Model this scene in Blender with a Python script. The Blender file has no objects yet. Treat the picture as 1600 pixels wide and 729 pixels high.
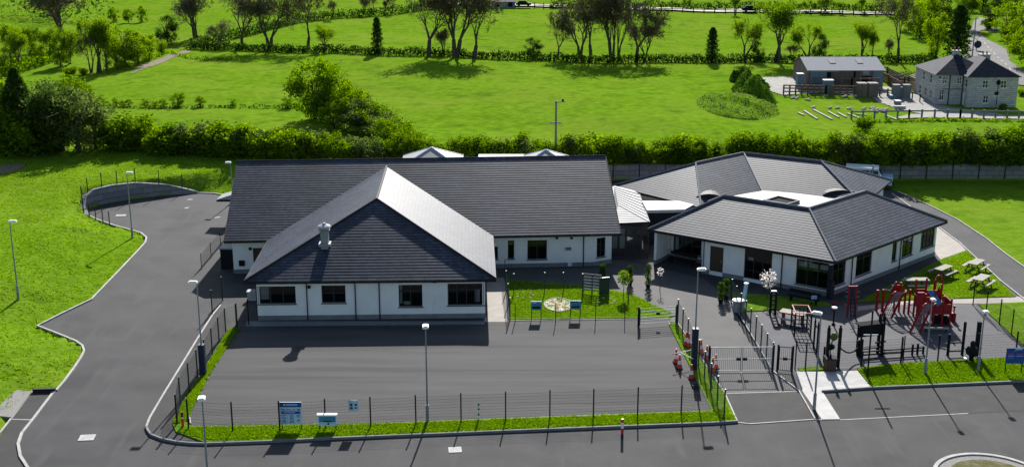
import bpy, math, random
import numpy as np
from mathutils import Vector
R = math.radians
random.seed(7); rng = np.random.default_rng(7)
sc = bpy.context.scene; COL = sc.collection
# ---------------------------------------------------------------- camera, sky, sun, exposure
FPX = 1900.0; CZ = 33.0; PITCH = math.atan(534/FPX)
cd = bpy.data.cameras.new('camera'); cam = bpy.data.objects.new('camera', cd); COL.objects.link(cam)
cam.location = (0, 0, CZ); cam.rotation_euler = (math.pi/2-PITCH, 0, 0)
cd.sensor_fit = 'HORIZONTAL'; cd.sensor_width = 36; cd.lens = 36*FPX/1600; cd.clip_start = .5; cd.clip_end = 6000
sc.camera = cam
SUN_EL, SUN_AZ = 30.5, 5.3
w = bpy.data.worlds.new('World'); sc.world = w; w.use_nodes = True
nt = w.node_tree; bg = nt.nodes['Background']; sky = nt.nodes.new('ShaderNodeTexSky')
sky.sky_type = 'NISHITA'; sky.sun_disc = False; sky.sun_elevation = R(SUN_EL); sky.sun_rotation = R(SUN_AZ)
nt.links.new(sky.outputs[0], bg.inputs[0]); bg.inputs[1].default_value = .07
sd = bpy.data.lights.new('sun', 'SUN'); sun = bpy.data.objects.new('sun', sd); COL.objects.link(sun)
sd.energy = 4.6; sd.angle = R(.5); sd.color = (1, .97, .92)
sv = Vector((math.sin(R(SUN_AZ))*math.cos(R(SUN_EL)), math.cos(R(SUN_AZ))*math.cos(R(SUN_EL)), math.sin(R(SUN_EL))))
sun.rotation_euler = sv.to_track_quat('Z', 'Y').to_euler(); sun.location = (20, 200, 120)
sc.view_settings.view_transform = 'Standard'; sc.view_settings.look = 'None'
sc.view_settings.exposure = 1.1; sc.view_settings.gamma = 1; sc.view_settings.use_curve_mapping = False
sc.render.engine = 'CYCLES'; sc.cycles.max_bounces = 6; sc.cycles.transparent_max_bounces = 12
sc.cycles.diffuse_bounces = 3; sc.cycles.caustics_reflective = False; sc.cycles.caustics_refractive = False
# ---------------------------------------------------------------- surveying helpers
CP, SP = math.cos(PITCH), math.sin(PITCH)
def ray(px, py):
    dx = px-800; dy = py-364.5
    return Vector((dx, FPX*CP-dy*SP, -FPX*SP-dy*CP))
def at(px, py, z=0.0):
    r = ray(px, py); return Vector((0, 0, CZ))+r*((z-CZ)/r.z)
def aty(px, py, Y):
    r = ray(px, py); return Vector((0, 0, CZ))+r*(Y/r.y)
def G(px, py): return at(px, py, 0).xy.to_tuple()
def up(px, py, P):            # height on the sight line above ground point P
    return aty(px, py, P[1]).z
# ---------------------------------------------------------------- terrain
EDGE_PX = [(-60,760),(0,677),(18,654),(50,612),(88,611),(99,598.5),(115,577),(127,559),(131.6,549),(129,541),(119,534),(95,524),
 (58.7,510),(99,489.5),(143,468.5),(184,426),(214,394.5),(227,380),(229,372),(220.6,365),(204,360),(178,353),(155,345),
 (139,338),(133,331),(137,326),(150,321.5),(178,316),(215,310),(263,305),(309,302),(335,303),(363,308)]
EDGE = [G(*q) for q in EDGE_PX]
NW0, NW1 = 24, 30
EW = [14]*12+[9]*7+[7]*3+[5,2.5]+[.8]*6+[3]+[8, 8]
EDGE += [(-20, 138.5), (-8, 140.9), (9.5, 140.9), (220, 140.9)]; EW += [5, 2, .3, .3]
EDGE += [(220, -40), (-45, -40)]; EW += [9, 14]
_e = np.array(EDGE); _ew = np.array(EW[:len(EDGE)], float)
def sdist(X, Y):
    X = np.asarray(X, float); Y = np.asarray(Y, float)
    best = np.full(X.shape, 1e9); wd = np.zeros(X.shape); ins = np.zeros(X.shape, bool)
    n = len(_e)
    for i in range(n):
        a = _e[i]; b = _e[(i+1) % n]; d = b-a; L2 = max(d@d, 1e-9)
        t = np.clip(((X-a[0])*d[0]+(Y-a[1])*d[1])/L2, 0, 1)
        q = np.hypot(X-a[0]-t*d[0], Y-a[1]-t*d[1]); m = q < best
        wd = np.where(m, _ew[i]*(1-t)+_ew[(i+1) % n]*t, wd); best = np.where(m, q, best)
        c = ((a[1] > Y) != (b[1] > Y)) & (X < (b[0]-a[0])*(Y-a[1])/(b[1]-a[1]+1e-12)+a[0]); ins ^= c
    return best, wd, ins
def terr(X, Y):
    d, wd, ins = sdist(X, Y)
    t = np.clip(d/wd, 0, 1); s = t*t*(3-2*t)
    far = np.clip((d-3)/25, 0, 1)
    X = np.asarray(X, float); Y = np.asarray(Y, float)
    und = .16*np.sin(X*.21+Y*.13+1)*np.sin(Y*.17-X*.09)+far*(.3*np.sin(X*.06+.4)*np.sin(Y*.047)+.2*np.sin(X*.11+Y*.07))
    return np.where(ins, np.where((X < 5) & (d < 1.5), -.28, 0.0), .09+1.8*s+und*np.clip(d/5, 0, 1))
def T(x, y): return float(terr(np.array([x]), np.array([y]))[0])
def hit(px, py):
    z = 0.0
    for _ in range(14):
        P = at(px, py, z); z += .8*(T(P.x, P.y)-z)
    P = at(px, py, z); return (P.x, P.y, z)
# ---------------------------------------------------------------- mesh builder and object helpers
class MB:
    def __init__(s): s.v = []; s.f = []; s.m = []; s.uv = {}; s.cm = 0
    def add(s, vs, fs, uvs=None):
        b = len(s.v); s.v += [tuple(q) for q in vs]
        for k, f in enumerate(fs):
            if uvs: s.uv[len(s.f)] = uvs[k]
            s.f.append([b+i for i in f]); s.m.append(s.cm)
        return s
    def quad(s, *p): return s.add(p, [list(range(len(p)))])
    def box(s, c, d, rz=0, tilt=None):
        hx, hy, hz = d[0]/2, d[1]/2, d[2]/2; ca, sa = math.cos(rz), math.sin(rz); vs = []
        for z in (-hz, hz):
            for x, y in ((-hx,-hy),(hx,-hy),(hx,hy),(-hx,hy)):
                q = Vector((x, y, z))
                if tilt is not None: q = tilt @ q
                vs.append((c[0]+q.x*ca-q.y*sa, c[1]+q.x*sa+q.y*ca, c[2]+q.z))
        return s.add(vs, [(3,2,1,0),(4,5,6,7),(0,1,5,4),(1,2,6,5),(2,3,7,6),(3,0,4,7)])
    def beam(s, a, b, wd, h):     # rectangular bar from a to b
        a = Vector(a); b = Vector(b); t = (b-a).normalized()
        u = t.cross(Vector((0,0,1)))
        if u.length < 1e-3: u = Vector((1,0,0))
        u.normalize(); v = u.cross(t); vs = []
        for p in (a, b):
            for i, j in ((-1,-1),(1,-1),(1,1),(-1,1)): vs.append(p+u*(i*wd/2)+v*(j*h/2))
        return s.add(vs, [(3,2,1,0),(4,5,6,7),(0,1,5,4),(1,2,6,5),(2,3,7,6),(3,0,4,7)])
    def tube(s, a, b, r0, r1=None, n=6, cap=True):
        r1 = r0 if r1 is None else r1; a = Vector(a); b = Vector(b); t = (b-a).normalized()
        u = t.cross(Vector((.3,.9,.2))); u.normalize(); v = t.cross(u); vs = []
        for p, r in ((a, r0), (b, r1)):
            for k in range(n):
                q = 2*math.pi*k/n; vs.append(p+u*(r*math.cos(q))+v*(r*math.sin(q)))
        fs = [(k, (k+1) % n, n+(k+1) % n, n+k) for k in range(n)]
        if cap: fs += [tuple(range(n-1, -1, -1)), tuple(range(n, 2*n))]
        return s.add(vs, fs)
    def path(s, pts, r, n=6):
        for a, b in zip(pts, pts[1:]): s.tube(a, b, r, r, n)
        return s
    def lathe(s, c, prof, n=12):
        vs = []; fs = []
        for r, z in prof:
            for k in range(n): vs.append((c[0]+r*math.cos(2*math.pi*k/n), c[1]+r*math.sin(2*math.pi*k/n), c[2]+z))
        for i in range(len(prof)-1):
            for k in range(n): fs.append((i*n+k, i*n+(k+1) % n, (i+1)*n+(k+1) % n, (i+1)*n+k))
        fs += [tuple(range(n-1, -1, -1)), tuple((len(prof)-1)*n+k for k in range(n))]
        return s.add(vs, fs)
    def prism(s, pts, z0, z1):
        n = len(pts); vs = [(p[0], p[1], z0) for p in pts]+[(p[0], p[1], z1) for p in pts]
        ar = sum(pts[i][0]*pts[(i+1) % n][1]-pts[(i+1) % n][0]*pts[i][1] for i in range(n))
        fs = [tuple(range(n-1, -1, -1)), tuple(range(n, 2*n))]+[(i, (i+1) % n, n+(i+1) % n, n+i) for i in range(n)]
        if ar < 0: fs = [tuple(reversed(f)) for f in fs]
        return s.add(vs, fs)
    def strip(s, pts, wd, z0, z1, off=0, zf=None):  # bar of width wd along a polyline
        n = len(pts); vs = []
        for i in range(n):
            a = Vector(pts[max(i-1, 0)][:2]); b = Vector(pts[min(i+1, n-1)][:2]); t = (b-a).normalized(); nn = Vector((t.y, -t.x))
            p = Vector(pts[i][:2]); zz = zf(p) if zf else z1
            for o, z in ((off-wd/2, z0), (off+wd/2, z0), (off+wd/2, zz), (off-wd/2, zz)): vs.append((p.x+nn.x*o, p.y+nn.y*o, z))
        fs = [(3,2,1,0)]
        for i in range(n-1):
            for k in range(4): fs.append((i*4+k, i*4+(k+1) % 4, i*4+4+(k+1) % 4, i*4+4+k))
        fs.append(tuple(n*4-4+k for k in range(4)))
        return s.add(vs, fs)
    def build(s, name, mat, parent=None, smooth=False):
        off = Vector((0,0,0)); q = parent
        while q is not None: off += q.location; q = q.parent
        me = bpy.data.meshes.new(name)
        me.from_pydata([(p[0]-off.x, p[1]-off.y, p[2]-off.z) for p in s.v], [], s.f)
        for mm in (mat if isinstance(mat, (list, tuple)) else [mat]): me.materials.append(mm)
        if any(s.m): me.polygons.foreach_set('material_index', s.m)
        if s.uv:
            ul = me.uv_layers.new(name='UVMap')
            for pi, uvs in s.uv.items():
                p = me.polygons[pi]
                for k, li in enumerate(p.loop_indices): ul.data[li].uv = uvs[k]
        if smooth: me.polygons.foreach_set('use_smooth', [True]*len(me.polygons))
        me.update()
        o = bpy.data.objects.new(name, me); COL.objects.link(o)
        if parent is not None: o.parent = parent
        return o
def npmesh(name, V, F, mat, parent=None, smooth=False):     # F: (n,3|4) numpy
    me = bpy.data.meshes.new(name); n, k = F.shape
    me.vertices.add(len(V)); me.vertices.foreach_set('co', V.astype(np.float32).ravel())
    me.loops.add(n*k); me.loops.foreach_set('vertex_index', F.astype(np.int32).ravel())
    me.polygons.add(n); me.polygons.foreach_set('loop_start', np.arange(0, n*k, k, dtype=np.int32))
    me.materials.append(mat); me.update(calc_edges=True)
    if smooth: me.polygons.foreach_set('use_smooth', [True]*n)
    o = bpy.data.objects.new(name, me); COL.objects.link(o)
    if parent is not None: o.parent = parent
    return o
def tag(o, label=None, cat=None, group=None, kind=None):
    if label: o['label'] = label
    if cat: o['category'] = cat
    if group: o['group'] = group
    if kind: o['kind'] = kind
    return o
def thing(name, label, cat, loc=(0,0,0), group=None):
    o = bpy.data.objects.new(name, None); COL.objects.link(o); o.location = loc; o.empty_display_size = .3
    return tag(o, label, cat, group)
def struct(o): o['kind'] = 'structure'; return o
def place(o, loc, rz=0, sc_=None):
    o.location = loc; o.rotation_euler = (0, 0, rz)
    if sc_ is not None: o.scale = (sc_,)*3 if isinstance(sc_, (int, float)) else sc_
    return o
def dup(o, loc, rz=0, sc_=None, label=None, group=None):
    r = o.copy(); COL.objects.link(r); place(r, loc, rz, sc_)
    if label: r['label'] = label
    if group: r['group'] = group
    for ch in list(o.children):
        c = ch.copy(); COL.objects.link(c); c.parent = r
        for g in list(ch.children):
            d = g.copy(); COL.objects.link(d); d.parent = c
    return r
# ---------------------------------------------------------------- materials
def M(name, base, var=.12, scale=3.0, rough=.8, spec=.3, bump=0.0, bscale=20.0, metal=0.0, base2=None, stretch=None, detail=4.0):
    m = bpy.data.materials.new(name); m.use_nodes = True; t = m.node_tree; n = t.nodes; L = t.links
    p = n['Principled BSDF']; p.inputs['Roughness'].default_value = rough; p.inputs['Metallic'].default_value = metal
    p.inputs['Specular IOR Level'].default_value = spec
    tc = n.new('ShaderNodeTexCoord'); src = tc.outputs['Object']
    if stretch:
        mp = n.new('ShaderNodeMapping'); mp.inputs['Scale'].default_value = stretch; L.new(src, mp.inputs[0]); src = mp.outputs[0]
    nz = n.new('ShaderNodeTexNoise'); nz.inputs['Scale'].default_value = scale; nz.inputs['Detail'].default_value = detail; L.new(src, nz.inputs['Vector'])
    mr = n.new('ShaderNodeMapRange'); mr.inputs[1].default_value = .3; mr.inputs[2].default_value = .7; L.new(nz.outputs[0], mr.inputs[0])
    mx = n.new('ShaderNodeMix'); mx.data_type = 'RGBA'
    b2 = base2 or tuple(min(1, c*(1+var)) for c in base); b1 = base if base2 else tuple(c*(1-var) for c in base)
    mx.inputs['A'].default_value = (*b1, 1); mx.inputs['B'].default_value = (*b2, 1)
    L.new(mr.outputs[0], mx.inputs['Factor']); L.new(mx.outputs['Result'], p.inputs['Base Color'])
    if bump:
        nb = n.new('ShaderNodeTexNoise'); nb.inputs['Scale'].default_value = bscale; nb.inputs['Detail'].default_value = 5; L.new(src, nb.inputs['Vector'])
        bp = n.new('ShaderNodeBump'); bp.inputs['Strength'].default_value = bump; bp.inputs['Distance'].default_value = .1
        L.new(nb.outputs[0], bp.inputs['Height']); L.new(bp.outputs[0], p.inputs['Normal'])
    return m
def mixin(m, fac_scale, col, lo, hi, stretch=None, amount=1.0):  # overlay a second colour where a wide noise is high
    t = m.node_tree; n = t.nodes; L = t.links; p = n['Principled BSDF']; l0 = p.inputs['Base Color'].links[0].from_socket
    tc = n.new('ShaderNodeTexCoord'); src = tc.outputs['Object']
    if stretch:
        mp = n.new('ShaderNodeMapping'); mp.inputs['Scale'].default_value = stretch; L.new(src, mp.inputs[0]); src = mp.outputs[0]
    nz = n.new('ShaderNodeTexNoise'); nz.inputs['Scale'].default_value = fac_scale; nz.inputs['Detail'].default_value = 6; L.new(src, nz.inputs['Vector'])
    mr = n.new('ShaderNodeMapRange'); mr.inputs[1].default_value = lo; mr.inputs[2].default_value = hi; mr.inputs[4].default_value = amount; L.new(nz.outputs[0], mr.inputs[0])
    mx = n.new('ShaderNodeMix'); mx.data_type = 'RGBA'; L.new(mr.outputs[0], mx.inputs['Factor']); L.new(l0, mx.inputs['A']); mx.inputs['B'].default_value = (*col, 1)
    L.new(mx.outputs['Result'], p.inputs['Base Color']); return m
def leafmat(name, c1, c2, trans=.45):
    m = bpy.data.materials.new(name); m.use_nodes = True; t = m.node_tree; n = t.nodes; L = t.links; n.remove(n['Principled BSDF'])
    g = n.new('ShaderNodeNewGeometry'); oi = n.new('ShaderNodeObjectInfo'); ad = n.new('ShaderNodeMath'); ad.operation = 'MULTIPLY_ADD'
    L.new(oi.outputs['Random'], ad.inputs[0]); ad.inputs[1].default_value = .4; 
    ml = n.new('ShaderNodeMath'); ml.operation = 'MULTIPLY'; ml.inputs[1].default_value = .7; L.new(g.outputs['Random Per Island'], ml.inputs[0]); L.new(ml.outputs[0], ad.inputs[2])
    mx = n.new('ShaderNodeMix'); mx.data_type = 'RGBA'; mx.inputs['A'].default_value = (*c1, 1); mx.inputs['B'].default_value = (*c2, 1); L.new(ad.outputs[0], mx.inputs['Factor'])
    d = n.new('ShaderNodeBsdfDiffuse'); tr = n.new('ShaderNodeBsdfTranslucent'); L.new(mx.outputs['Result'], d.inputs[0])
    hs = n.new('ShaderNodeHueSaturation'); hs.inputs['Saturation'].default_value = 1.15; hs.inputs['Value'].default_value = 1.7; L.new(mx.outputs['Result'], hs.inputs['Color']); L.new(hs.outputs[0], tr.inputs[0])
    ms = n.new('ShaderNodeMixShader'); ms.inputs[0].default_value = trans; L.new(d.outputs[0], ms.inputs[1]); L.new(tr.outputs[0], ms.inputs[2])
    L.new(ms.outputs[0], n['Material Output'].inputs[0]); return m
def tilemat(name, c1, c2, rough=.6, spec=.35, bw=.33, bh=.36):
    m = bpy.data.materials.new(name); m.use_nodes = True; t = m.node_tree; n = t.nodes; L = t.links; p = n['Principled BSDF']
    p.inputs['Roughness'].default_value = rough; p.inputs['Specular IOR Level'].default_value = spec
    uv = n.new('ShaderNodeTexCoord'); br = n.new('ShaderNodeTexBrick'); L.new(uv.outputs['UV'], br.inputs['Vector'])
    br.inputs['Scale'].default_value = 1; br.inputs['Brick Width'].default_value = bw; br.inputs['Row Height'].default_value = bh
    br.inputs['Mortar Size'].default_value = .002; br.inputs['Color1'].default_value = (*c1, 1); br.inputs['Color2'].default_value = (*c2, 1)
    br.inputs['Mortar'].default_value = (*(c*.3 for c in c1), 1)
    nz = n.new('ShaderNodeTexNoise'); nz.inputs['Scale'].default_value = .35; nz.inputs['Detail'].default_value = 6; L.new(uv.outputs['UV'], nz.inputs['Vector'])
    mr = n.new('ShaderNodeMapRange'); mr.inputs[1].default_value = .3; mr.inputs[2].default_value = .7; mr.inputs[3].default_value = .75; mr.inputs[4].default_value = 1.3; L.new(nz.outputs[0], mr.inputs[0])
    mu = n.new('ShaderNodeMix'); mu.data_type = 'RGBA'; mu.blend_type = 'MULTIPLY'; mu.inputs['Factor'].default_value = 1; L.new(br.outputs[0], mu.inputs['A']); L.new(mr.outputs[0], mu.inputs['B'])
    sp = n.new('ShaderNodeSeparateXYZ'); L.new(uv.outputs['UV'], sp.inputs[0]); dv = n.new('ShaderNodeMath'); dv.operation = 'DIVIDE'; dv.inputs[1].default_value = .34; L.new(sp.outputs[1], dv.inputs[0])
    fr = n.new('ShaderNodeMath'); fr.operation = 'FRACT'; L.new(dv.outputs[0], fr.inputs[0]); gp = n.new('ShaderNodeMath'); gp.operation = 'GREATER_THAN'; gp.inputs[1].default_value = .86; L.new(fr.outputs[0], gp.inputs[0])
    m0 = n.new('ShaderNodeMix'); m0.data_type = 'RGBA'; L.new(gp.outputs[0], m0.inputs['Factor']); L.new(mu.outputs['Result'], m0.inputs['A']); m0.inputs['B'].default_value = (.012, .013, .016, 1)  # dark line along each course: shade of the lap gap painted into the colour
    # pale lichen flecks
    n2 = n.new('ShaderNodeTexNoise'); n2.inputs['Scale'].default_value = 3.2; n2.inputs['Detail'].default_value = 2; L.new(uv.outputs['UV'], n2.inputs['Vector'])
    m2 = n.new('ShaderNodeMapRange'); m2.inputs[1].default_value = .7; m2.inputs[2].default_value = .78; m2.inputs[4].default_value = .5; L.new(n2.outputs[0], m2.inputs[0])
    mx = n.new('ShaderNodeMix'); mx.data_type = 'RGBA'; L.new(m2.outputs[0], mx.inputs['Factor']); L.new(m0.outputs['Result'], mx.inputs['A']); mx.inputs['B'].default_value = (.22, .21, .19, 1)
    L.new(mx.outputs['Result'], p.inputs['Base Color']); return m
def stonemat(name, c1, c2, mort, bw, bh, rough=.9):
    m = bpy.data.materials.new(name); m.use_nodes = True; t = m.node_tree; n = t.nodes; L = t.links; p = n['Principled BSDF']; p.inputs['Roughness'].default_value = rough
    tc = n.new('ShaderNodeTexCoord'); sx = n.new('ShaderNodeSeparateXYZ'); L.new(tc.outputs['Object'], sx.inputs[0]); ad = n.new('ShaderNodeMath'); L.new(sx.outputs[0], ad.inputs[0]); L.new(sx.outputs[1], ad.inputs[1])
    cb = n.new('ShaderNodeCombineXYZ'); L.new(ad.outputs[0], cb.inputs[0]); L.new(sx.outputs[2], cb.inputs[1])
    nz = n.new('ShaderNodeTexNoise'); nz.inputs['Scale'].default_value = 1.3; L.new(cb.outputs[0], nz.inputs['Vector']); va = n.new('ShaderNodeVectorMath'); va.operation = 'MULTIPLY_ADD'; va.inputs[1].default_value = (.18,.18,0); L.new(nz.outputs[1], va.inputs[0]); L.new(cb.outputs[0], va.inputs[2])
    br = n.new('ShaderNodeTexBrick'); L.new(va.outputs[0], br.inputs['Vector']); br.inputs['Scale'].default_value = 1; br.inputs['Brick Width'].default_value = bw; br.inputs['Row Height'].default_value = bh
    br.inputs['Mortar Size'].default_value = .03; br.inputs['Color1'].default_value = (*c1, 1); br.inputs['Color2'].default_value = (*c2, 1); br.inputs['Mortar'].default_value = (*mort, 1)
    L.new(br.outputs[0], p.inputs['Base Color']); bp = n.new('ShaderNodeBump'); bp.inputs['Strength'].default_value = .6; bp.inputs['Distance'].default_value = .05; bp.invert = True
    L.new(br.outputs['Fac'], bp.inputs['Height']); L.new(bp.outputs[0], p.inputs['Normal']); return m
def glassmat():
    m = bpy.data.materials.new('window_glass'); m.use_nodes = True; t = m.node_tree; n = t.nodes; L = t.links; n.remove(n['Principled BSDF'])
    tr = n.new('ShaderNodeBsdfTransparent'); tr.inputs[0].default_value = (.62,.68,.7,1); gl = n.new('ShaderNodeBsdfGlossy'); gl.inputs['Roughness'].default_value = .02
    fr = n.new('ShaderNodeFresnel'); fr.inputs[0].default_value = 1.6; ms = n.new('ShaderNodeMixShader'); L.new(fr.outputs[0], ms.inputs[0]); L.new(tr.outputs[0], ms.inputs[1]); L.new(gl.outputs[0], ms.inputs[2])
    L.new(ms.outputs[0], n['Material Output'].inputs[0]); return m
K = {}
K['grass'] = M('meadow_grass', (.076,.156,.006), rough=1, spec=0, scale=.9, base2=(.136,.242,.013), bump=1.0, bscale=2.6, detail=9)
mixin(K['grass'], .05, (.150,.212,.022), .42, .72, amount=.75); mixin(K['grass'], .33, (.046,.100,.008), .52, .75, amount=.7)
mixin(K['grass'], 2.2, (.15,.17,.04), .62, .78, amount=.4)
K['lawn'] = M('lawn_grass', (.07,.14,.010), rough=1, spec=0, scale=1.6, base2=(.13,.215,.018), bump=1.0, bscale=5, detail=8)
mixin(K['lawn'], .5, (.15,.16,.035), .58, .76, amount=.7)
K['asphalt'] = M('asphalt', (.040,.040,.0415), scale=.35, rough=.9, spec=.22, base2=(.056,.0555,.057), bump=.25, bscale=60, detail=9)
mixin(K['asphalt'], .22, (.027,.027,.029), .5, .7, amount=.8); mixin(K['asphalt'], .9, (.066,.065,.064), .56, .72, stretch=(1,.12,1), amount=.6)
K['yard'] = M('yard_asphalt', (.045,.044,.044), scale=.9, rough=.9, spec=.22, base2=(.066,.0645,.064), bump=.25, bscale=60, stretch=(.12,1,1), detail=8)
mixin(K['yard'], 1.1, (.032,.0315,.0315), .55, .66, stretch=(.03,.8,1), amount=.85)
K['dark_asphalt'] = M('dark_asphalt', (.033,.032,.032), scale=.8, rough=.9, spec=.2, base2=(.046,.045,.044), bump=.25, bscale=60, detail=8)
K['play'] = M('playground_tarmac', (.066,.066,.072), scale=.6, rough=.88, spec=.25, base2=(.084,.084,.090), bump=.2, bscale=50, detail=8)
K['forecourt'] = M('forecourt_tarmac', (.066,.065,.064), scale=.5, rough=.88, spec=.25, base2=(.088,.086,.083), bump=.2, bscale=50, detail=8)
K['concrete'] = M('pale_concrete', (.34,.33,.31), scale=1.2, rough=.85, base2=(.44,.43,.41), detail=8)
K['apron'] = M('path_concrete', (.24,.215,.185), scale=1.2, rough=.85, base2=(.31,.28,.245), detail=8)
K['kerb'] = M('kerb_concrete', (.28,.27,.25), scale=2, rough=.85, base2=(.40,.39,.37), detail=6)
K['gravel'] = M('gravel', (.16,.15,.14), scale=14, rough=.95, base2=(.36,.34,.32), bump=.8, bscale=30, detail=4)
K['yardgravel'] = M('farmyard_gravel', (.20,.19,.175), scale=1.0, rough=.95, base2=(.30,.285,.26), bump=.3, bscale=20, detail=8)
K['soil'] = M('bare_soil', (.10,.075,.05), scale=4, rough=1, base2=(.20,.16,.11), bump=.8, bscale=12)
K['slate'] = tilemat('roof_tile', (.026,.034,.052), (.050,.060,.082), .52, .09, .33, .34)
K['sheet'] = M('standing_seam_metal', (.22,.22,.22), rough=.6, spec=.4, base2=(.27,.27,.27))
K['render'] = M('white_render', (.66,.66,.65), scale=.9, rough=.85, base2=(.75,.75,.74), detail=7)
mixin(K['render'], 1.6, (.42,.41,.38), .62, .85, stretch=(1,1,.25), amount=.5)
K['plinth'] = M('grey_plinth', (.13,.135,.14), scale=2, rough=.85, base2=(.18,.185,.19))
K['dark'] = M('dark_fascia', (.018,.018,.021), rough=.7, spec=.2, scale=2)
K['frame'] = M('dark_frame', (.022,.024,.028), rough=.45, spec=.4)
K['glass'] = glassmat()
K['blind'] = M('blind', (.5,.5,.48), rough=.9)
K['flat'] = M('flat_roof_membrane', (.44,.44,.43), scale=.6, rough=.75, base2=(.56,.56,.55), detail=8)
K['matte'] = M('matte_black', (.010,.011,.013), rough=.95, spec=.1)
K['cowl'] = M('pale_metal', (.33,.34,.35), rough=.7, spec=.2)
K['brown'] = M('brown_door', (.055,.03,.02), rough=.6)
K['black'] = M('black_paint', (.010,.011,.013), rough=.8, spec=.12)
K['green'] = M('green_coated_steel', (.012,.030,.026), rough=.5, spec=.4)
K['galv'] = M('galvanised_steel', (.21,.225,.24), rough=.7, spec=.2, base2=(.29,.305,.32), metal=.3)
K['navy'] = M('navy_wrap', (.012,.02,.045), rough=.6)
K['white'] = M('white_paint', (.72,.72,.70), rough=.55, base2=(.8,.8,.78))
K['red'] = M('red_plastic', (.20,.008,.012), rough=.6, spec=.2, base2=(.29,.014,.018), scale=1.5)
K['conered'] = M('cone_red', (.55,.03,.015), rough=.55, base2=(.66,.05,.02))
K['blue'] = M('blue_panel', (.02,.16,.34), rough=.5)
K['signblue'] = M('sign_blue', (.012,.07,.27), rough=.45, var=.03)
K['signpale'] = M('sign_pale_blue', (.42,.58,.70), rough=.45, var=.03)
K['teal'] = M('sign_teal', (.04,.22,.33), rough=.5, var=.2, scale=4)
K['picnic'] = M('picnic_timber', (.26,.245,.20), scale=5, rough=.9, spec=.15, base2=(.36,.34,.29))
K['timber'] = M('weathered_timber', (.10,.065,.045), scale=4, rough=.9, base2=(.17,.115,.085))
K['bark'] = M('bark', (.045,.036,.028), scale=4, rough=1, base2=(.085,.07,.055))
K['twig'] = M('twig_bark', (.075,.062,.040), scale=4, rough=1, base2=(.12,.10,.06))
K['stone'] = stonemat('rubble_stone', (.36,.355,.34), (.52,.51,.49), (.24,.235,.22), .55, .28)
K['block'] = stonemat('concrete_block', (.15,.155,.165), (.22,.225,.235), (.06,.06,.065), 1.6, .62)
K['rubber'] = M('tyre_rubber', (.02,.02,.02), rough=.8)
K['vanblue'] = M('van_pale_blue', (.28,.48,.60), rough=.35, spec=.5, var=.03)
L_HEDGE = leafmat('hedge_leaf', (.035,.085,.004), (.16,.25,.010), .5)
L_SPRING = leafmat('spring_leaf', (.045,.10,.006), (.15,.22,.018), .5)
L_DARK = leafmat('dark_leaf', (.016,.036,.009), (.055,.10,.018), .35)
L_GREY = leafmat('greygreen_leaf', (.036,.066,.016), (.13,.17,.05), .42)
L_BUD = leafmat('bud_leaf', (.035,.045,.012), (.095,.11,.03), .4)
L_GRASS = leafmat('grass_blade', (.085,.165,.008), (.165,.265,.018), .42)
L_BLOSSOM = leafmat('blossom', (.55,.48,.44), (.8,.74,.70), .3)
# ---------------------------------------------------------------- ground, roads, lawns
def axis(lo, hi, step, far, grow=1.18, extra=()):
    a = list(np.arange(lo, hi+1e-6, step)); s = step
    while a[-1] < far: s *= grow; a.append(a[-1]+s)
    return sorted(a+list(extra))
ys = axis(30, 175, .9, 1600, 1.06, (140.9+.05, 140.9+.32)); ys = [-60, 0]+ys
xr = axis(0, 78, .9, 1300, 1.12); xs = sorted([-q for q in xr[1:]]+xr)
X, Y = np.meshgrid(np.array(xs), np.array(ys)); Z = terr(X, Y)
V = np.stack([X, Y, Z], -1).reshape(-1, 3); nx = len(xs); ny = len(ys)
I = (np.arange(ny-1)[:, None]*nx+np.arange(nx-1)[None, :]).ravel()
struct(npmesh('ground', V, np.stack([I, I+1, I+1+nx, I+nx], 1), K['grass'], smooth=True))
def sheet(name, pts, z, mat): 
    m = MB(); P = [Vector((q[0], q[1], z)) for q in pts]
    ar = sum(P[i].x*P[(i+1) % len(P)].y-P[(i+1) % len(P)].x*P[i].y for i in range(len(P)))
    if ar < 0: P.reverse()
    m.quad(*P); return struct(m.build(name, mat))
def px(*q): return [G(*a) for a in q]
SR = px((1900,620),(1750,510),(1600,417.6),(1572,398),(1542,374),(1496.5,344),(1451,321),(1403,300),(1380,292),(1330,284))
road_pts = EDGE[:35]+[(9.5,140.85),(30,140.85)]+list(reversed(SR))+[(90,60),(90,20),(-45,20)]
sheet('access_road', road_pts, .03, K['asphalt'])
sheet('yard_surface', px((361,505),(1045,503),(1117,643),(1000,647.5),(800,655),(620,662),(437,669),(300,668),(295,642),(315,602),(344,550)), .036, K['yard'])
sheet('forecourt', px((957,405),(1000,412),(1100,436),(1142,470),(1207,580),(1245,611),(1132,615),(1060,508),(985,459),(905,445),(775,434),(775,421),(926,419)), .036, K['forecourt'])
sheet('playground_surface', px((1180,487),(1300,478),(1400,474),(1525,475.5),(1600,541),(1600,557),(1461,566),(1339,576),(1242,580),(1207,580),(1150,490)), .036, K['play'])
sheet('garden_path', px((757,503),(793,503),(789,434),(757,434)), .040, K['apron'])
sheet('plinth_path', px((385,502),(757,502),(757,507),(385,510)), .040, K['plinth'])
sheet('play_path', px((1340,486),(1340,479),(1430,469),(1590,463.5),(1640,468),(1640,478),(1530,474.5),(1430,474)), .042, K['apron'])
sheet('entrance_apron', px((1132,615),(1245,611.5),(1273,655),(1171,662),(1152,660)), .040, K['dark_asphalt'])
sheet('layby', px((1284,613),(1361,608),(1600,598),(1800,589),(1800,630),(1513,646),(1312.6,656)), .040, K['dark_asphalt'])
sheet('corner_pavement', px((-40,735),(0,677),(18,654),(50,613),(87,612),(51.5,656),(34,678),(28.5,694),(32,713.5),(42,729),(60,760)), .040, K['dark_asphalt'])
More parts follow.
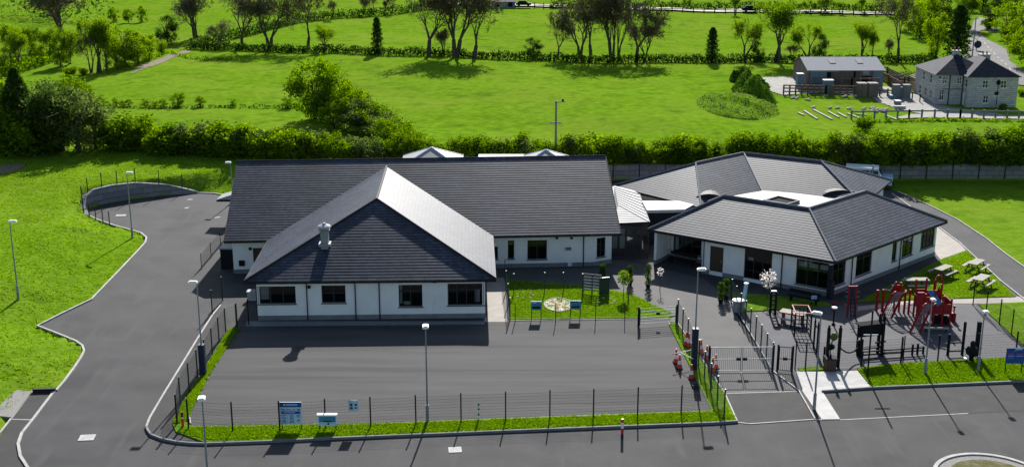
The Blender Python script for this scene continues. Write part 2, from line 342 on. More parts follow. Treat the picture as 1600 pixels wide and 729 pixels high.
sheet('left_pavement', px((361,505),(344,550),(315,602),(295,642),(300,668),(320,684),(277,692),(254,688),(234,678),(229,668),(234,654),(254,620),(289,563),(332,493.6),(345,480)), .044, K['dark_asphalt'])
sheet('side_apron', px((1463,354),(1499.5,380),(1510,392),(1475,412),(1463,398),(1455,380)), .042, K['apron'])
sheet('service_strip', px((1394,303),(1463,353),(1499.5,380),(1564,440),(1605,472),(1800,640),(1850,600),(1700,470),(1600,417.6),(1542,374),(1451,321),(1403,300)), .040, K['asphalt'])
def slab(name, pts, top, mat): return struct(MB().prism(pts, 0.0, top).build(name, mat))
slab('front_verge', px((300,667.5),(437,669),(577,664),(620,662),(800,655),(1000,647.5),(1113,643),(1045,508),(1056,505),(1132,615),(1152,658.5),(1115,661),(1000,665),(800,673),(620,680.5),(520,684),(420,689),(320,692),(275,676),(270,664),(284,655)), .12, K['lawn'])
slab('left_verge', px((361,514),(372,513),(322,589),(309,616),(295,642),(290,660),(272,664),(284,635),(315,590)), .125, K['lawn'])
slab('sensory_lawn', px((797,500),(1045,497),(1055,494),(1052,492),(1035,484),(1012,473),(985,459),(905,446),(790,437)), .10, K['lawn'])
slab('entrance_lawn', px((1142,458),(1205,462),(1290,473),(1300,478),(1180,487),(1152,487)), .10, K['lawn'])
slab('picnic_lawn', px((1340,472),(1400,442),(1473,405),(1510,392),(1587,464),(1430,469)), .10, K['lawn'])
slab('side_lawn', px((1528,476),(1603,473),(1690,547),(1620,555),(1600,541)), .10, K['lawn'])
slab('playground_verge', px((1341,580),(1339,576),(1397,570),(1461.5,566),(1529,563),(1600,559),(1800,545),(1800,586),(1600,595.5),(1361,605.5)), .12, K['lawn'])
slab('gate_verge', px((1250,581),(1290,578.5),(1280,574),(1246,576)), .11, K['lawn'])
slab('entrance_paving', px((1242,581),(1280,581.5),(1339.6,579.7),(1361,606),(1284,611),(1312.6,655.5),(1284,656),(1254.5,613)), .075, K['concrete'])
slab('gravel_bed', px((-20,650),(18,654),(50,614),(0,608)), .14, K['gravel'])
kb = MB(); KZ = .14
kb.strip(EDGE[4:25], .16, 0, KZ); kb.strip(EDGE[30:34], .16, 0, KZ); kb.strip(EDGE[1:4], .12, 0, .1)
kb.strip(px((345,478),(332,493.6),(306.5,534),(289,563),(254.6,619),(234,654),(228.7,668)), .13, 0, .13)
kb.strip(px((361,518),(344,550),(322,589),(309,616),(295,642),(298,663)), .08, 0, .135); kb.strip(px((298,667),(437,668.5),(577,663.5),(800,654.5),(1000,647),(1113,642.5),(1045,505)), .07, 0, .10)
kb.strip(px((1059,506),(1132,615),(1152,660)), .09, 0, .14); kb.strip(px((1132,615),(1245,611.5)), .08, 0, .046); kb.strip(px((1152,660),(1171,662.5),(1273,655.5),(1284,656.5)), .10, 0, .07)
kb.strip(px((1312.6,656),(1513,646)), .09, 0, .048)
kb.strip(px((1394,303),(1463,353),(1499.5,380),(1510,390),(1564,440),(1605,472),(1800,640)), .11, 0, .12); kb.strip(SR[:8], .11, 0, .12)
kb.strip(px((85,612),(51.5,656),(34,678),(28.5,694),(32,713.5),(42,729),(60,760)), .18, 0, .12); kb.strip(px((18,655),(51,656)), .1, 0, .046)
kb.strip(px((797,501),(1045,498)), .07, 0, .07); kb.strip(px((1142,470),(1207,580),(1248,611),(1273,655)), .09, 0, .12)
struct(kb.build('kerb', K['kerb']))
kf = MB(); kf.strip(px((228.7,668),(231,674),(236,681),(254,688),(277,692.5),(300,694.5),(320,695),(420,691.5),(520,686.5),(620,682.5),(800,675),(1000,667),(1115,662.5),(1152,660)), .13, 0, .19); kf.strip(px((1284,613),(1361,607.5),(1600,597.5),(1800,588)), .13, 0, .19)
struct(kf.build('front_kerb', K['plinth']))  # darker grey than the other kerbs: shade of its face put into the colour
kd = MB(); kd.strip(px((52,613),(87,612)), .22, 0, .30); struct(kd.build('drain_kerb', K['dark']))
# roundabout island
a, b, c = [Vector(G(*q)) for q in ((1459,729),(1539,711),(1600,725))]
d_ = 2*(a.x*(b.y-c.y)+b.x*(c.y-a.y)+c.x*(a.y-b.y))
ux = ((a.length_squared)*(b.y-c.y)+b.length_squared*(c.y-a.y)+c.length_squared*(a.y-b.y))/d_
uy = ((a.length_squared)*(c.x-b.x)+b.length_squared*(a.x-c.x)+c.length_squared*(b.x-a.x))/d_
ir = (Vector((ux, uy))-a).length
circ = lambda r, n=56: [(ux+r*math.cos(2*math.pi*k/n), uy+r*math.sin(2*math.pi*k/n)) for k in range(n+1)]
struct(MB().strip(circ(ir-.12), .24, 0, .17).build('island_kerb', K['kerb'])); slab('island_bed', circ(ir-.26)[:-1], .10, K['gravel']); K['island'] = M('thin_turf', (.09,.10,.03), scale=2, rough=1, spec=0, base2=(.17,.15,.10), bump=.8, bscale=8); slab('island_grass', circ(ir-.9)[:-1], .15, K['island'])
# markings, manholes
mk = MB()
for q in ((292,325),(340,340),(193,337),(297,312)):
    p = G(*q); mk.box((p[0], p[1], .045), (.55, .12, .004), random.uniform(0, 3))
struct(mk.build('road_marking', K['white']))
for (q, wd, dp, lab) in (((136,684),.95,.85,'square pale manhole cover in the left road'),((711,703),.8,.75,'square white manhole cover in the front road'),((189,337),1.0,.7,'pale drain cover in the turning circle')):
    p = G(*q); o = thing('manhole_cover', lab, 'manhole cover', (p[0], p[1], .03))
    m = MB(); m.box((p[0], p[1], .05), (wd, dp, .03), .1); m.build('cover', K['concrete'], o)
    m = MB()
    for k in range(4): m.box((p[0], p[1]-dp*.3+k*dp*.2, .068), (wd*.7, .03, .006), .1)
    m.build('frame', K['galv'], o)
# fields behind
def hp(*q): return [hit(*a)[:2] for a in q]
def drape(name, pts, mat, lift=.06, step=3.0):    # ground patch that follows the terrain
    P = np.array(pts); lo = P.min(0); hi = P.max(0)
    gx = np.arange(lo[0], hi[0]+step, step); gy = np.arange(lo[1], hi[1]+step, step); A, B = np.meshgrid(gx, gy)
    def inside(x, y):
        r = np.zeros(x.shape, bool); n = len(P)
        for i in range(n):
            a = P[i]; b = P[(i+1) % n]; r ^= ((a[1] > y) != (b[1] > y)) & (x < (b[0]-a[0])*(y-a[1])/(b[1]-a[1]+1e-12)+a[0])
        return r
    cx, cy = A[:-1, :-1]+step/2, B[:-1, :-1]+step/2; ins = inside(cx, cy)
    V = np.stack([A, B, terr(A, B)+lift], -1).reshape(-1, 3); nx = len(gx); j, i = np.nonzero(ins); I = j*nx+i
    return struct(npmesh(name, V, np.stack([I, I+1, I+1+nx, I+nx], 1), mat, smooth=True))
drape('farm_yard', hp((1165,127),(1180,122),(1250,121),(1262,134),(1385,136),(1420,146),(1442,151),(1460,164),(1510,172),(1575,180),(1512,183),(1450,181),(1412,173),(1370,159),(1360,151),(1290,146),(1222,149),(1195,140)), K['yardgravel'], .10, .3)
drape('farm_lane', hp((1395,186),(1600,187),(1700,189),(1700,184),(1600,181),(1420,180)), K['yardgravel'], .13, .3)
drape('main_road', hp((1523,33),(1517,46),(1510,72),(1503,100),(1520,125),(1700,150),(1700,130),(1600,115),(1578,97),(1573,79),(1545,64),(1529,53),(1532,48),(1560,49),(1560,44),(1531,41),(1542,31),(1531,28)), K['forecourt'], .15, .5)
drape('far_road', hp((700,8.5),(840,12),(1000,17),(1200,21),(1400,24),(1400,21),(1200,17.5),(1000,13.5),(840,9),(700,5.5)), K['apron'], .4, 1.0)
# ---------------------------------------------------------------- buildings
HE = 3.4; TP = math.tan(R(23))
def V3(p, z): return Vector((p[0], p[1], z))
def tiled(mb, poly, e0, e1, step=.34, lap=.012):
    """roof slope laid in lapped courses parallel to the eave e0-e1"""
    poly = [Vector(q) for q in poly]; e0 = Vector(e0); e1 = Vector(e1); u = (e1-e0).normalized()
    n = Vector((0,0,0))
    for i in range(len(poly)): n += (poly[i]-e0).cross(poly[(i+1) % len(poly)]-e0)
    n.normalize()
    if n.z < 0: n = -n
    v = n.cross(u)
    if v.z < 0: v = -v
    uv = [((q-e0).dot(u), (q-e0).dot(v)) for q in poly]
    def clip(P, lim, keep):
        out = []
        for i in range(len(P)):
            a = P[i]; b = P[(i+1) % len(P)]; ia = keep(a[1]); ib = keep(b[1])
            if ia: out.append(a)
            if ia != ib:
                t = (lim-a[1])/(b[1]-a[1]); out.append((a[0]+(b[0]-a[0])*t, lim))
        return out
    v0 = min(q[1] for q in uv); vm = max(q[1] for q in uv)
    while v0 < vm-1e-4:
        v1 = v0+step; P = clip(clip(uv, v0, lambda y: y >= v0-1e-6), v1, lambda y: y <= v1+1e-6)
        if len(P) >= 3:
            pts = [e0+u*a+v*b+n*(lap*(1-(b-v0)/step)+.02) for a, b in P]
            nn = sum(((pts[i]-pts[0]).cross(pts[(i+1) % len(pts)]-pts[0]) for i in range(len(pts))), Vector())
            if nn.dot(n) < 0: pts.reverse(); P = P[::-1]
            mb.add(pts, [tuple(range(len(pts)))], [[(a, b) for a, b in P]])
            lo = sorted(q for q in P if abs(q[1]-v0) < 1e-5)
            if len(lo) >= 2:
                a, b = lo[0][0], lo[-1][0]; w0 = e0+v*v0+n*.02
                q = [w0+u*a-n*.02, w0+u*b-n*.02, w0+u*b+n*lap, w0+u*a+n*lap]
                mb.add(q, [(0,1,2,3)], [[(a, v0-.02), (b, v0-.02), (b, v0-.01), (a, v0-.01)]])
        v0 = v1
class Wall:
    """vertical wall plane from P0 to P1 (viewer side on the right hand), with openings given in photo pixels"""
    def __init__(s, P0, P1, z1=HE-.05, z0=0.0):
        s.a = Vector(P0[:2]); s.b = Vector(P1[:2]); s.t = (s.b-s.a).normalized(); s.L = (s.b-s.a).length; s.n = Vector((s.t.y, -s.t.x)); s.z0 = z0; s.z1 = z1; s.op = []
    def uz(s, x, y):
        r = ray(x, y); o = Vector((0,0,CZ)); k = (s.a.x*s.n.x+s.a.y*s.n.y)/(r.x*s.n.x+r.y*s.n.y); P = o+r*k
        return (P.xy-s.a).dot(s.t), P.z
    def P(s, u, z, d=0.0): q = s.a+s.t*u+s.n*d; return Vector((q.x, q.y, z))
    def win(s, x0, x1, y0, y1, cols=2, bar=None, door=False, mat=None, blinds=()):
        ym = (y0+y1)/2; xm = (x0+x1)/2
        u0 = s.uz(x0, ym)[0]; u1 = s.uz(x1, ym)[0]; za = s.uz(xm, y1)[1]; zb = s.uz(xm, y0)[1]
        s.opening(u0, u1, za, zb, cols, bar, door, mat, blinds)
    def opening(s, u0, u1, za, zb, cols=2, bar=None, door=False, mat=None, blinds=()):
        u0 = max(u0, .0); u1 = min(u1, s.L); zb = min(zb, s.z1-.08); za = max(za, .05)
        s.op.append((u0, u1, za, zb, cols, bar, door, mat, blinds))
    def build(s, mb, parent, frame=None, dep=.22, sill=None):
        frame = frame or K['frame']
        us = sorted({0, s.L, *[o[0] for o in s.op], *[o[1] for o in s.op]}); zs = sorted({s.z0, s.z1, *[o[2] for o in s.op], *[o[3] for o in s.op]})
        for i in range(len(us)-1):
            for j in range(len(zs)-1):
                um = (us[i]+us[i+1])/2; zm = (zs[j]+zs[j+1])/2
                if any(o[0] < um < o[1] and o[2] < zm < o[3] for o in s.op) or us[i+1]-us[i] < 1e-4 or zs[j+1]-zs[j] < 1e-4: continue
                mb.quad(s.P(us[i], zs[j]), s.P(us[i+1], zs[j]), s.P(us[i+1], zs[j+1]), s.P(us[i], zs[j+1]))
        for (u0, u1, za, zb, cols, bar, door, mat, blinds) in s.op:
            for q in (((u0,za),(u0,zb)), ((u1,zb),(u1,za)), ((u0,zb),(u1,zb)), ((u1,za),(u0,za))):
                (ua, z_a), (ub, z_b) = q
                mb.quad(s.P(ua, z_a), s.P(ub, z_b), s.P(ub, z_b, -dep), s.P(ua, z_a, -dep))
            f = MB(); fw = .07
            def bar_(ua, ub, z_a, z_b, d=-.12, th=.07):
                c = s.P((ua+ub)/2, (z_a+z_b)/2, d); f.box(c, (abs(ub-ua), th, abs(z_b-z_a)), math.atan2(s.t.y, s.t.x))
            bar_(u0, u1, za, za+fw); bar_(u0, u1, zb-fw, zb); bar_(u0, u0+fw, za+fw, zb-fw); bar_(u1-fw, u1, za+fw, zb-fw)
            if mat is None:
                for k in range(1, cols): um = u0+(u1-u0)*k/cols; bar_(um-.035, um+.035, za+fw, zb-fw, -.121)
                if bar:
                    zz = za+(zb-za)*bar; bar_(u0+fw, u1-fw, zz-.03, zz+.03, -.122)
                wobj = f.build('door' if door else 'window', frame, parent)
                g = MB(); g.quad(s.P(u0, za, -.13), s.P(u1, za, -.13), s.P(u1, zb, -.13), s.P(u0, zb, -.13)); g.build('pane', K['glass'], wobj)
                if not door:
                    q = MB(); q.box(s.P((u0+u1)/2, za-.035, .03), (u1-u0+.16, .12, .06), math.atan2(s.t.y, s.t.x)); q.build('sill', sill or K['frame'], wobj)
                if blinds:
                    q = MB()
                    for (ba, bb, bz0, bz1) in blinds:
                        U = lambda t: u0+(u1-u0)*t; Z_ = lambda t: za+(zb-za)*t
                        q.box(s.P((U(ba)+U(bb))/2, (Z_(bz0)+Z_(bz1))/2, -.32), ((bb-ba)*(u1-u0), .02, (bz1-bz0)*(zb-za)), math.atan2(s.t.y, s.t.x))
                    q.build('blind', K['blind'], wobj)
            else:
                bar_(u0+fw, u1-fw, za, zb-fw, -.14, .05)
                dobj = f.build('door', mat, parent); h = MB(); h.box(s.P(u1-.22, za+1.0, -.09), (.05, .06, .22), math.atan2(s.t.y, s.t.x)); h.build('handle', K['galv'], dobj)
    def plinth(s, mb, h=.42, gaps=()):
        lo = [(o[0], o[1]) for o in s.op if o[2] < h+.05]; u = 0.0
        for a, b in sorted(lo)+[(s.L, s.L)]:
            if a-u > .05: mb.box(s.P((u+a)/2, h/2, .012), (a-u, .03, h), math.atan2(s.t.y, s.t.x))
            u = b
    def pipe(s, u, parent, mat=None, z1=None):
        m = MB(); z1 = z1 or s.z1; m.tube(s.P(u, .02, .09), s.P(u, z1-.25, .09), .05, n=6); m.tube(s.P(u, z1-.25, .09), s.P(u, z1+.02, .38), .05, n=6); return m.build('downpipe', mat or K['dark'], parent)
def eaves(parent, segs, soff):     # fascia with gutter, and soffit boards
    m = MB()
    for a, b in segs:
        m = MB(); a = V3(a, HE-.10); b = V3(b, HE-.10); m.beam(a, b, .10, .20); m.build('gutter', K['dark'], parent)
# ---- main hall with its front wing
EL = at(350, 376.5, HE); ER = at(970, 364.5, HE)
md = (ER-EL).normalized(); mn = Vector((-md.y, md.x, 0)); HD = 10.1; TH = math.tan(R(26.2)); ZR = HE+HD*TH
RL = at(376, 250.2, ZR-.05); RR = at(953, 245, ZR-.05)
RL = EL+mn*HD+md*.0+Vector((0,0,ZR-HE)); RR = ER+mn*HD+Vector((0,0,ZR-HE)); BLk = EL+mn*2*HD; BRk = ER+mn*2*HD
hall = thing('school_hall', 'long white school building with dark tiled pitched roof and hipped front wing', 'school building', EL+mn*HD-Vector((0,0,HE)))
rf = MB(); tiled(rf, [EL, ER, RR, RL], EL, ER); tiled(rf, [BLk, RL, RR, BRk], BLk, BRk)
A = at(381, 440, HE); B = at(774.5, 436, HE); wd_ = (B-A).normalized(); wn = Vector((-wd_.y, wd_.x, 0)); WW = (B-A).length; hw = WW/2; DH = 8.6; RISE = 4.45; TW = RISE/DH
RN = A+wd_*hw+wn*DH+Vector((0,0,RISE)); run = 27-hw
RFa = RN+wn*run; Ab = A+wn*(hw+run); Bb = B+wn*(hw+run)
tk = ((RN.z-HE)/TH-(RN-EL).dot(mn)); RFa = RN+wn*(tk/ wn.dot(mn)); 
ka = -(A-EL).dot(mn); Aa = A+wn*(ka/wn.dot(mn)); kb_ = -(B-EL).dot(mn); Ba = B+wn*(kb_/wn.dot(mn))
tiled(rf, [A, B, RN], A, B); tiled(rf, [A, RN, RFa, Aa], Aa, A); tiled(rf, [B, Ba, RFa, RN], B, Ba)
roof = rf.build('roof', K['slate'], hall)
rc = MB(); rc.tube(RL+Vector((0,0,-.01)), RR+Vector((0,0,-.01)), .10, n=8)
for a, b in ((A, RN), (B, RN)): rc.tube(a+Vector((0,0,.05)), b+Vector((0,0,.05)), .11, n=8)
rc.tube(RN+Vector((0,0,.03)), RFa+Vector((0,0,.03)), .11, n=8); rc.build('ridge_cap', K['dark'], roof)
for a, b in ((EL, RL), (ER, RR), (RL, BLk), (RR, BRk)): MB().beam(a+Vector((0,0,-.08)), b+Vector((0,0,-.08)), .08, .22).build('verge_board', K['dark'], roof)
eaves(hall, [(A-wn*.02, B-wn*.02), (A, Aa), (B, Ba), (EL-mn*.02, EL+md*(Aa-EL).dot(md)-mn*.02), (EL+md*(Ba-EL).dot(md)-mn*.02, ER-mn*.02), (BLk, BRk)], None)
sf = MB(); zs_ = HE-.02
sf.quad(V3(A, zs_), V3(B, zs_), V3(Bb, zs_), V3(Ab, zs_)); sf.quad(V3(EL, zs_-.004), V3(ER, zs_-.004), V3(BRk, zs_-.004), V3(BLk, zs_-.004)); sf.build('soffit', K['white'], hall)
wl = MB(); pl = MB()
O = .42
wa = A+wn*O; Wf = Wall(wa, wa+wd_)   # wing front: trim ends by pixel
uL = Wf.uz(402, 475)[0]; uR = Wf.uz(758, 475)[0]; Wf = Wall(Wf.P(uL, 0), Wf.P(uR, 0))
Wf.win(402.5, 462, 447, 474.5, 3, None, blinds=((.05,.28,.2,.9),)); Wf.win(502.5, 540, 445.5, 473, 2, .55); Wf.win(623, 660, 444.5, 479, 2, .7, blinds=((.02,.14,.1,.95),(.2,.5,.05,.2))); Wf.win(699.5, 758, 442.5, 476.5, 4, .72, blinds=((.72,.86,.1,.7),))
Wf.build(wl, hall); Wf.plinth(pl)
for x in (480, 555.5, 593): Wf.pipe(Wf.uz(x, 470)[0], hall)
Wsr = Wall(Wf.P(Wf.L, 0), Wf.P(Wf.L, 0)+wn*13.5); Wsr.opening(.0, 1.3, Wf.op[-1][2], Wf.op[-1][3], 1); Wsr.build(wl, hall); Wsr.plinth(pl); Wsr.pipe(.25, hall)
Wsl = Wall(Wf.P(0, 0)+wn*13.5, Wf.P(0, 0)); Wsl.opening(12.2, 13.5, Wf.op[0][2], Wf.op[0][3], 1); Wsl.build(wl, hall); Wsl.plinth(pl); Wsl.pipe(13.2, hall)
OM = 1.15
Wm = Wall(EL+mn*OM, EL+mn*OM+md); u0 = Wm.uz(364, 400)[0]; ua = Wm.uz(428, 400)[0]; ub = Wm.uz(762, 400)[0]; u1 = Wm.uz(926.5, 400)[0]
Wml = Wall(Wm.P(u0, 0), Wm.P((Wf.P(0,0)-Wm.P(0,0)).dot(md)+.3, 0)); Wml.win(396, 412, 387, 424, 1, mat=K['brown']); Wml.build(wl, hall); Wml.plinth(pl)
Wmr = Wall(Wm.P((Wf.P(Wf.L,0)-Wm.P(0,0)).dot(md)-.3, 0), Wm.P(u1, 0)); Wmr.win(770, 778, 385, 405, 1, None); Wmr.win(793.5, 803.5, 375.5, 404, 1, .75); Wmr.win(824, 854.5, 375, 405, 2, .68); Wmr.build(wl, hall); Wmr.plinth(pl); Wmr.pipe(Wmr.uz(911.5, 395)[0], hall)
pe = G(955, 411); Wc = Wall(Wmr.P(Wmr.L, 0), pe); Wc.win(932.5, 946, 371, 401, 2, .65); Wc.build(wl, hall); Wc.plinth(pl)
Wd = Wall(pe, Vector(pe)+mn.xy*3+md.xy*.3); Wd.build(wl, hall); Wd.plinth(pl)
xr_ = (Wd.b-EL.xy).dot(md.xy)
Wgr = Wall(Wd.b, EL.xy+md.xy*xr_+mn.xy*(2*HD-.5)); Wgr.build(wl, hall)
Wgl = Wall(EL.xy+md.xy*u0+mn.xy*(2*HD-.5), Wml.a); Wgl.opening(12, 14, .9, 2.4, 2); Wgl.opening(4, 6, .9, 2.4, 2); Wgl.build(wl, hall); Wgl.plinth(pl)
Wbk = Wall(Wgr.b, Wgl.a); 
for k in range(5): Wbk.opening(3+k*6.4, 5.6+k*6.4, .9, 2.5, 2)
Wbk.build(wl, hall)
for q in (EL+md*u0, EL+md*xr_):   # gable triangles
    q = q.xy; wl.quad(V3(q+mn.xy*.6, HE-.05), V3(q+mn.xy*(2*HD-.6), HE-.05), V3(q+mn.xy*HD, ZR-.15))
wl.build('wall', K['render'], hall); pl.build('plinth', K['plinth'], hall)
for (W_, x, y, sx, sz, nm, mt) in ((Wml, 391, 388, .25, .22, 'wall_light', 'black'), (Wml, 378, 410.5, .5, .5, 'meter_box', 'black'), (Wmr, 888, 388, .5, .25, 'vent_grille', 'plinth'), (Wmr, 890, 412, .35, .35, 'notice_plate', 'signpale'), (Wf, 483, 447.5, .22, .22, 'wall_light', 'black'), (Wf, 679, 439, .3, .2, 'wall_light', 'black'), (Wmr, 870, 371.5, .22, .16, 'wall_light', 'black'), (Wmr, 893, 371.5, .22, .16, 'wall_light', 'black')):
    u, z = W_.uz(x, y); fx = MB(); fx.box(W_.P(u, z, .08), (sx, .15, sz), math.atan2(W_.t.y, W_.t.x)); fx.build(nm, K[mt], hall)
# chimney flue
P = aty(508, 383, A.y+5);
for _ in range(30): P = aty(508, 383, A.y+(P.z-HE)/TW)
zt = up(508, 356, P)
ch = MB(); ch.box((P.x, P.y, (P.z-.5+zt)/2), (.62, .62, zt-P.z+.5), .03); ch.box((P.x, P.y, P.z+.12), (.95, .95, .22), .03); cho = ch.build('chimney', K['galv'], roof)
cw = MB(); cw.box((P.x, P.y, zt+.05), (.95, .95, .10), .03); cw.lathe((P.x, P.y, zt+.11), [(.58,0),(.5,.1),(.18,.24),(.12,.32),(.02,.34)], 10); cw.cm = 0
for i in (0, 1): cw.box((P.x, P.y, zt-.10-.14*i), (.80, .80, .03), .03)
cowl = cw.build('chimney_cowl', K['cowl'], roof)
# side porch on the left
q = G(357, 395)
pc = thing('porch_canopy', 'small grey porch canopy at the left end of the school hall', 'porch', (q[0]+.4, q[1]+12, 0))
m = MB(); c = aty(358, 335, q[1]+12); m.add([(c.x-.9,c.y-1.2,2.5),(c.x+1.1,c.y-1.2,2.5),(c.x+1.1,c.y+1.2,2.5),(c.x-.9,c.y+1.2,2.5),(c.x+1.1,c.y-.9,3.1),(c.x+1.1,c.y+.9,3.1)], [(3,2,1,0),(0,1,4),(0,4,5,3),(2,3,5),(1,2,5,4)]); m.build('roof', K['sheet'], pc)
m = MB(); m.beam((c.x-.9, c.y-1.25, 2.4), (c.x+1.1, c.y-1.25, 2.4), .12, .2); m.build('gutter', K['dark'], pc)
# bin store box beside the hall's left door
q = G(355, 421); bs = thing('bin_store', 'dark bin store with a pale lid against the left end wall of the hall', 'bin store', (q[0], q[1]+.8, 0))
MB().box((q[0], q[1]+.8, .95), (1.1, 1.5, 1.9)).build('body', K['black'], bs); MB().box((q[0], q[1]+.8, 1.96), (1.25, 1.65, .1), 0, ).build('lid', K['galv'], bs)
q = G(397, 470); ub_ = thing('utility_box', 'low pale utility box behind the left corner of the front wing', 'utility box', (q[0]-.6, q[1], 0))
MB().box((q[0]-.1, q[1]+.3, .4), (.9, .6, .75)).build('body', K['cowl'], ub_); MB().box((q[0]-.1, q[1]+.3, .8), (1.0, .7, .06)).build('lid', K['galv'], ub_)
# ---- pavilions with pyramid roofs behind the hall
def pyramid(x0, x1, ya, Yd, label):
    xc = (x0+x1)/2; apex = aty(xc, ya, Yd); hwp = 3.4; ze = apex.z-hwp*.48
    t = thing('pavilion', label, 'pavilion', (apex.x, Yd, 0), 'pyramid roofed pavilions behind the hall')
    cs = [Vector((apex.x+sx*hwp, Yd+sy*hwp, ze)) for sx, sy in ((-1,-1),(1,-1),(1,1),(-1,1))]; m = MB()
    for i in range(4): m.quad(cs[i], cs[(i+1) % 4], apex)
    r = m.build('roof', K['sheet'], t); m = MB()
    for i in range(4): m.tube(cs[i], apex, .07)
    m.build('ridge_cap', K['white'], r)
    m = MB(); m.box((apex.x, Yd, ze/2), (hwp*2-.8, hwp*2-.8, ze-.02)); m.build('wall', K['render'], t)
    m = MB(); 
    for s in (-1.6, 1.6): m.box((apex.x+s, Yd-hwp+.38, 1.7), (1.4, .06, 1.3))
    m.build('window', K['frame'], t)
pyramid(640, 708, 230, 131.5, 'grey pyramid roof pavilion showing left of centre over the hall ridge'); pyramid(826, 879, 233.5, 131.5, 'grey pyramid roof pavilion showing right of centre over the hall ridge')
p0 = aty(788, 245, 133); t = thing('flat_roof_annex', 'low annex with a white flat roof between the two pyramid pavilions', 'annex', (p0.x, 133, 0))
MB().box((p0.x, 133, p0.z/2-.15), (5.4, 2.6, p0.z-.3)).build('wall', K['render'], t); m = MB(); m.box((p0.x, 133, p0.z-.13), (5.8, 3, .24)); m.box((p0.x+1.2, 133, p0.z+.05), (1.6, 1.4, .14)); m.build('roof', K['flat'], t)
# ---- glazed link
lk = thing('glazed_link', 'glazed entrance link with grey metal hipped roof between hall and classroom block', 'entrance link', (*G(984, 405), 0))
z = 3.3; e0 = at(958, 349, z); e1 = at(1014, 346.5, z); back = at(997, 299, z); rg0 = at(966, 320, z+1.0); rg1 = at(960, 290, z+1.0)
lr = MB(); n_ = 9
for i in range(n_):   # right slope in seams
    f = lambda a, b, t: a.lerp(b, t)
    lr.quad(f(e1, back, i/n_), f(e1, back, (i+1)/n_), f(rg0, rg1, (i+1)/n_), f(rg0, rg1, i/n_))
    lr.beam(f(e1, back, i/n_)+Vector((0,0,.03)), f(rg0, rg1, i/n_)+Vector((0,0,.03)), .04, .05)
tiled(lr, [e0, e1, rg0], e0, e1, .3, .02); lr.quad(e0, rg0, rg1, e0+Vector((-1.5, 10, 0)))
lr.build('roof', K['sheet'], lk)
m = MB(); m.beam(e0+Vector((0,0,-.12)), e1+Vector((0,0,-.12)), .10, .26); m.beam(e1+Vector((.05,0,-.12)), back+Vector((.05,0,-.12)), .10, .26); m.build('gutter', K['dark'], lk)
g0 = Vector(G(954, 404)); g1 = Vector(G(1013, 404.5)); Wg = Wall(g0, g1, z-.22)
n_ = 5
for i in range(n_): Wg.opening(Wg.L*i/n_+.03, Wg.L*(i+1)/n_-.03, .08, 2.95, 1, .76, door=(i in (1, 2)), blinds=(((.1,.9,.3,.95),) if i in (0, 1) else ()))
m = MB(); Wg.build(m, lk, dep=.12); m.build('wall', K['frame'], lk)
# ---- classroom ring: two L-shaped wings round a flat white roof
zr = 5.95; DR = (zr-HE)/TP
def off(a, b, d): t = (b-a).normalized(); return Vector((-t.y, t.x))*d
def lroof(R0, Rc, R1, kr=1.0):
    R0, Rc, R1 = [Vector(q[:2]) for q in (R0, Rc, R1)]
    t0 = (R0-Rc).normalized(); t1 = (R1-Rc).normalized(); bis = (t0+t1).normalized(); sn = abs(t0.x*bis.y-t0.y*bis.x)
    Iv = Rc+bis*(DR/sn); Ov = Rc-bis*(DR/sn)
    def side(t, toward): n = Vector((-t.y, t.x)); return n if n.dot(toward) > 0 else -n
    n0 = side(t0, bis); n1 = side(t1, bis)
    return dict(O=Ov, I=Iv, O0=R0+t0*DR*kr-n0*DR, I0=R0+t0*DR*kr+n0*DR, O1=R1+t1*DR*kr-n1*DR, I1=R1+t1*DR*kr+n1*DR, R0=R0, Rc=Rc, R1=R1, t0=t0, t1=t1, n0=n0, n1=n1)
def lbuild(D, t, caps):
    e = {k: V3(D[k], HE) for k in ('O','I','O0','I0','O1','I1')}; r = {k: V3(D[k], zr) for k in ('R0','Rc','R1')}
    m = MB()
    tiled(m, [e['O0'], e['O'], r['Rc'], r['R0']], e['O0'], e['O']); tiled(m, [e['O'], e['O1'], r['R1'], r['Rc']], e['O'], e['O1'])
    tiled(m, [e['I0'], e['I'], r['Rc'], r['R0']], e['I0'], e['I']); tiled(m, [e['I'], e['I1'], r['R1'], r['Rc']], e['I'], e['I1'])
    tiled(m, [e['O0'], e['I0'], r['R0']], e['O0'], e['I0']); tiled(m, [e['O1'], e['I1'], r['R1']], e['O1'], e['I1'])
    ro = m.build('roof', K['slate'], t); m = MB(); dz = Vector((0,0,.05))
    for a, b in (('R0','Rc'),('Rc','R1')): m.tube(r[a]+dz, r[b]+dz, .11, n=8)
    for a, b in (('O0','R0'),('I0','R0'),('O1','R1'),('I1','R1'),('O','Rc')): m.tube(e[a]+dz, r[b]+dz, .10, n=8)
    m.build('ridge_cap', K['plinth'] if caps else K['dark'], ro)
    m = MB(); m.tube(e['I']+Vector((0,0,.06)), r['Rc']+Vector((0,0,.06)), .09, n=6); m.build('valley_lead', K['cowl'], ro)
    m = MB()
    for a, b in (('O0','O'),('O','O1'),('O0','I0'),('O1','I1'),('I0','I'),('I','I1')): m.beam(e[a]+Vector((0,0,-.10)), e[b]+Vector((0,0,-.10)), .10, .2)
    m.build('gutter', K['dark'], t)
    m = MB(); m.quad(*[V3(D[k], HE-.02) for k in ('O0','O','I','I0')]); m.quad(*[V3(D[k], HE-.02) for k in ('O','O1','I1','I')]); m.build('soffit', K['white'], t)
    return ro
DF = lroof(at(1131, 306, zr), at(1264, 326, zr), at(1353, 299, zr), .76); DB = lroof(at(1087, 255, zr), at(1162, 239, zr), at(1283, 252, zr))
fb = thing('classroom_block', 'white classroom block with grey hipped roof facing the playground', 'school building', V3(DF['Rc'], 0)); lbuild(DF, fb, True)
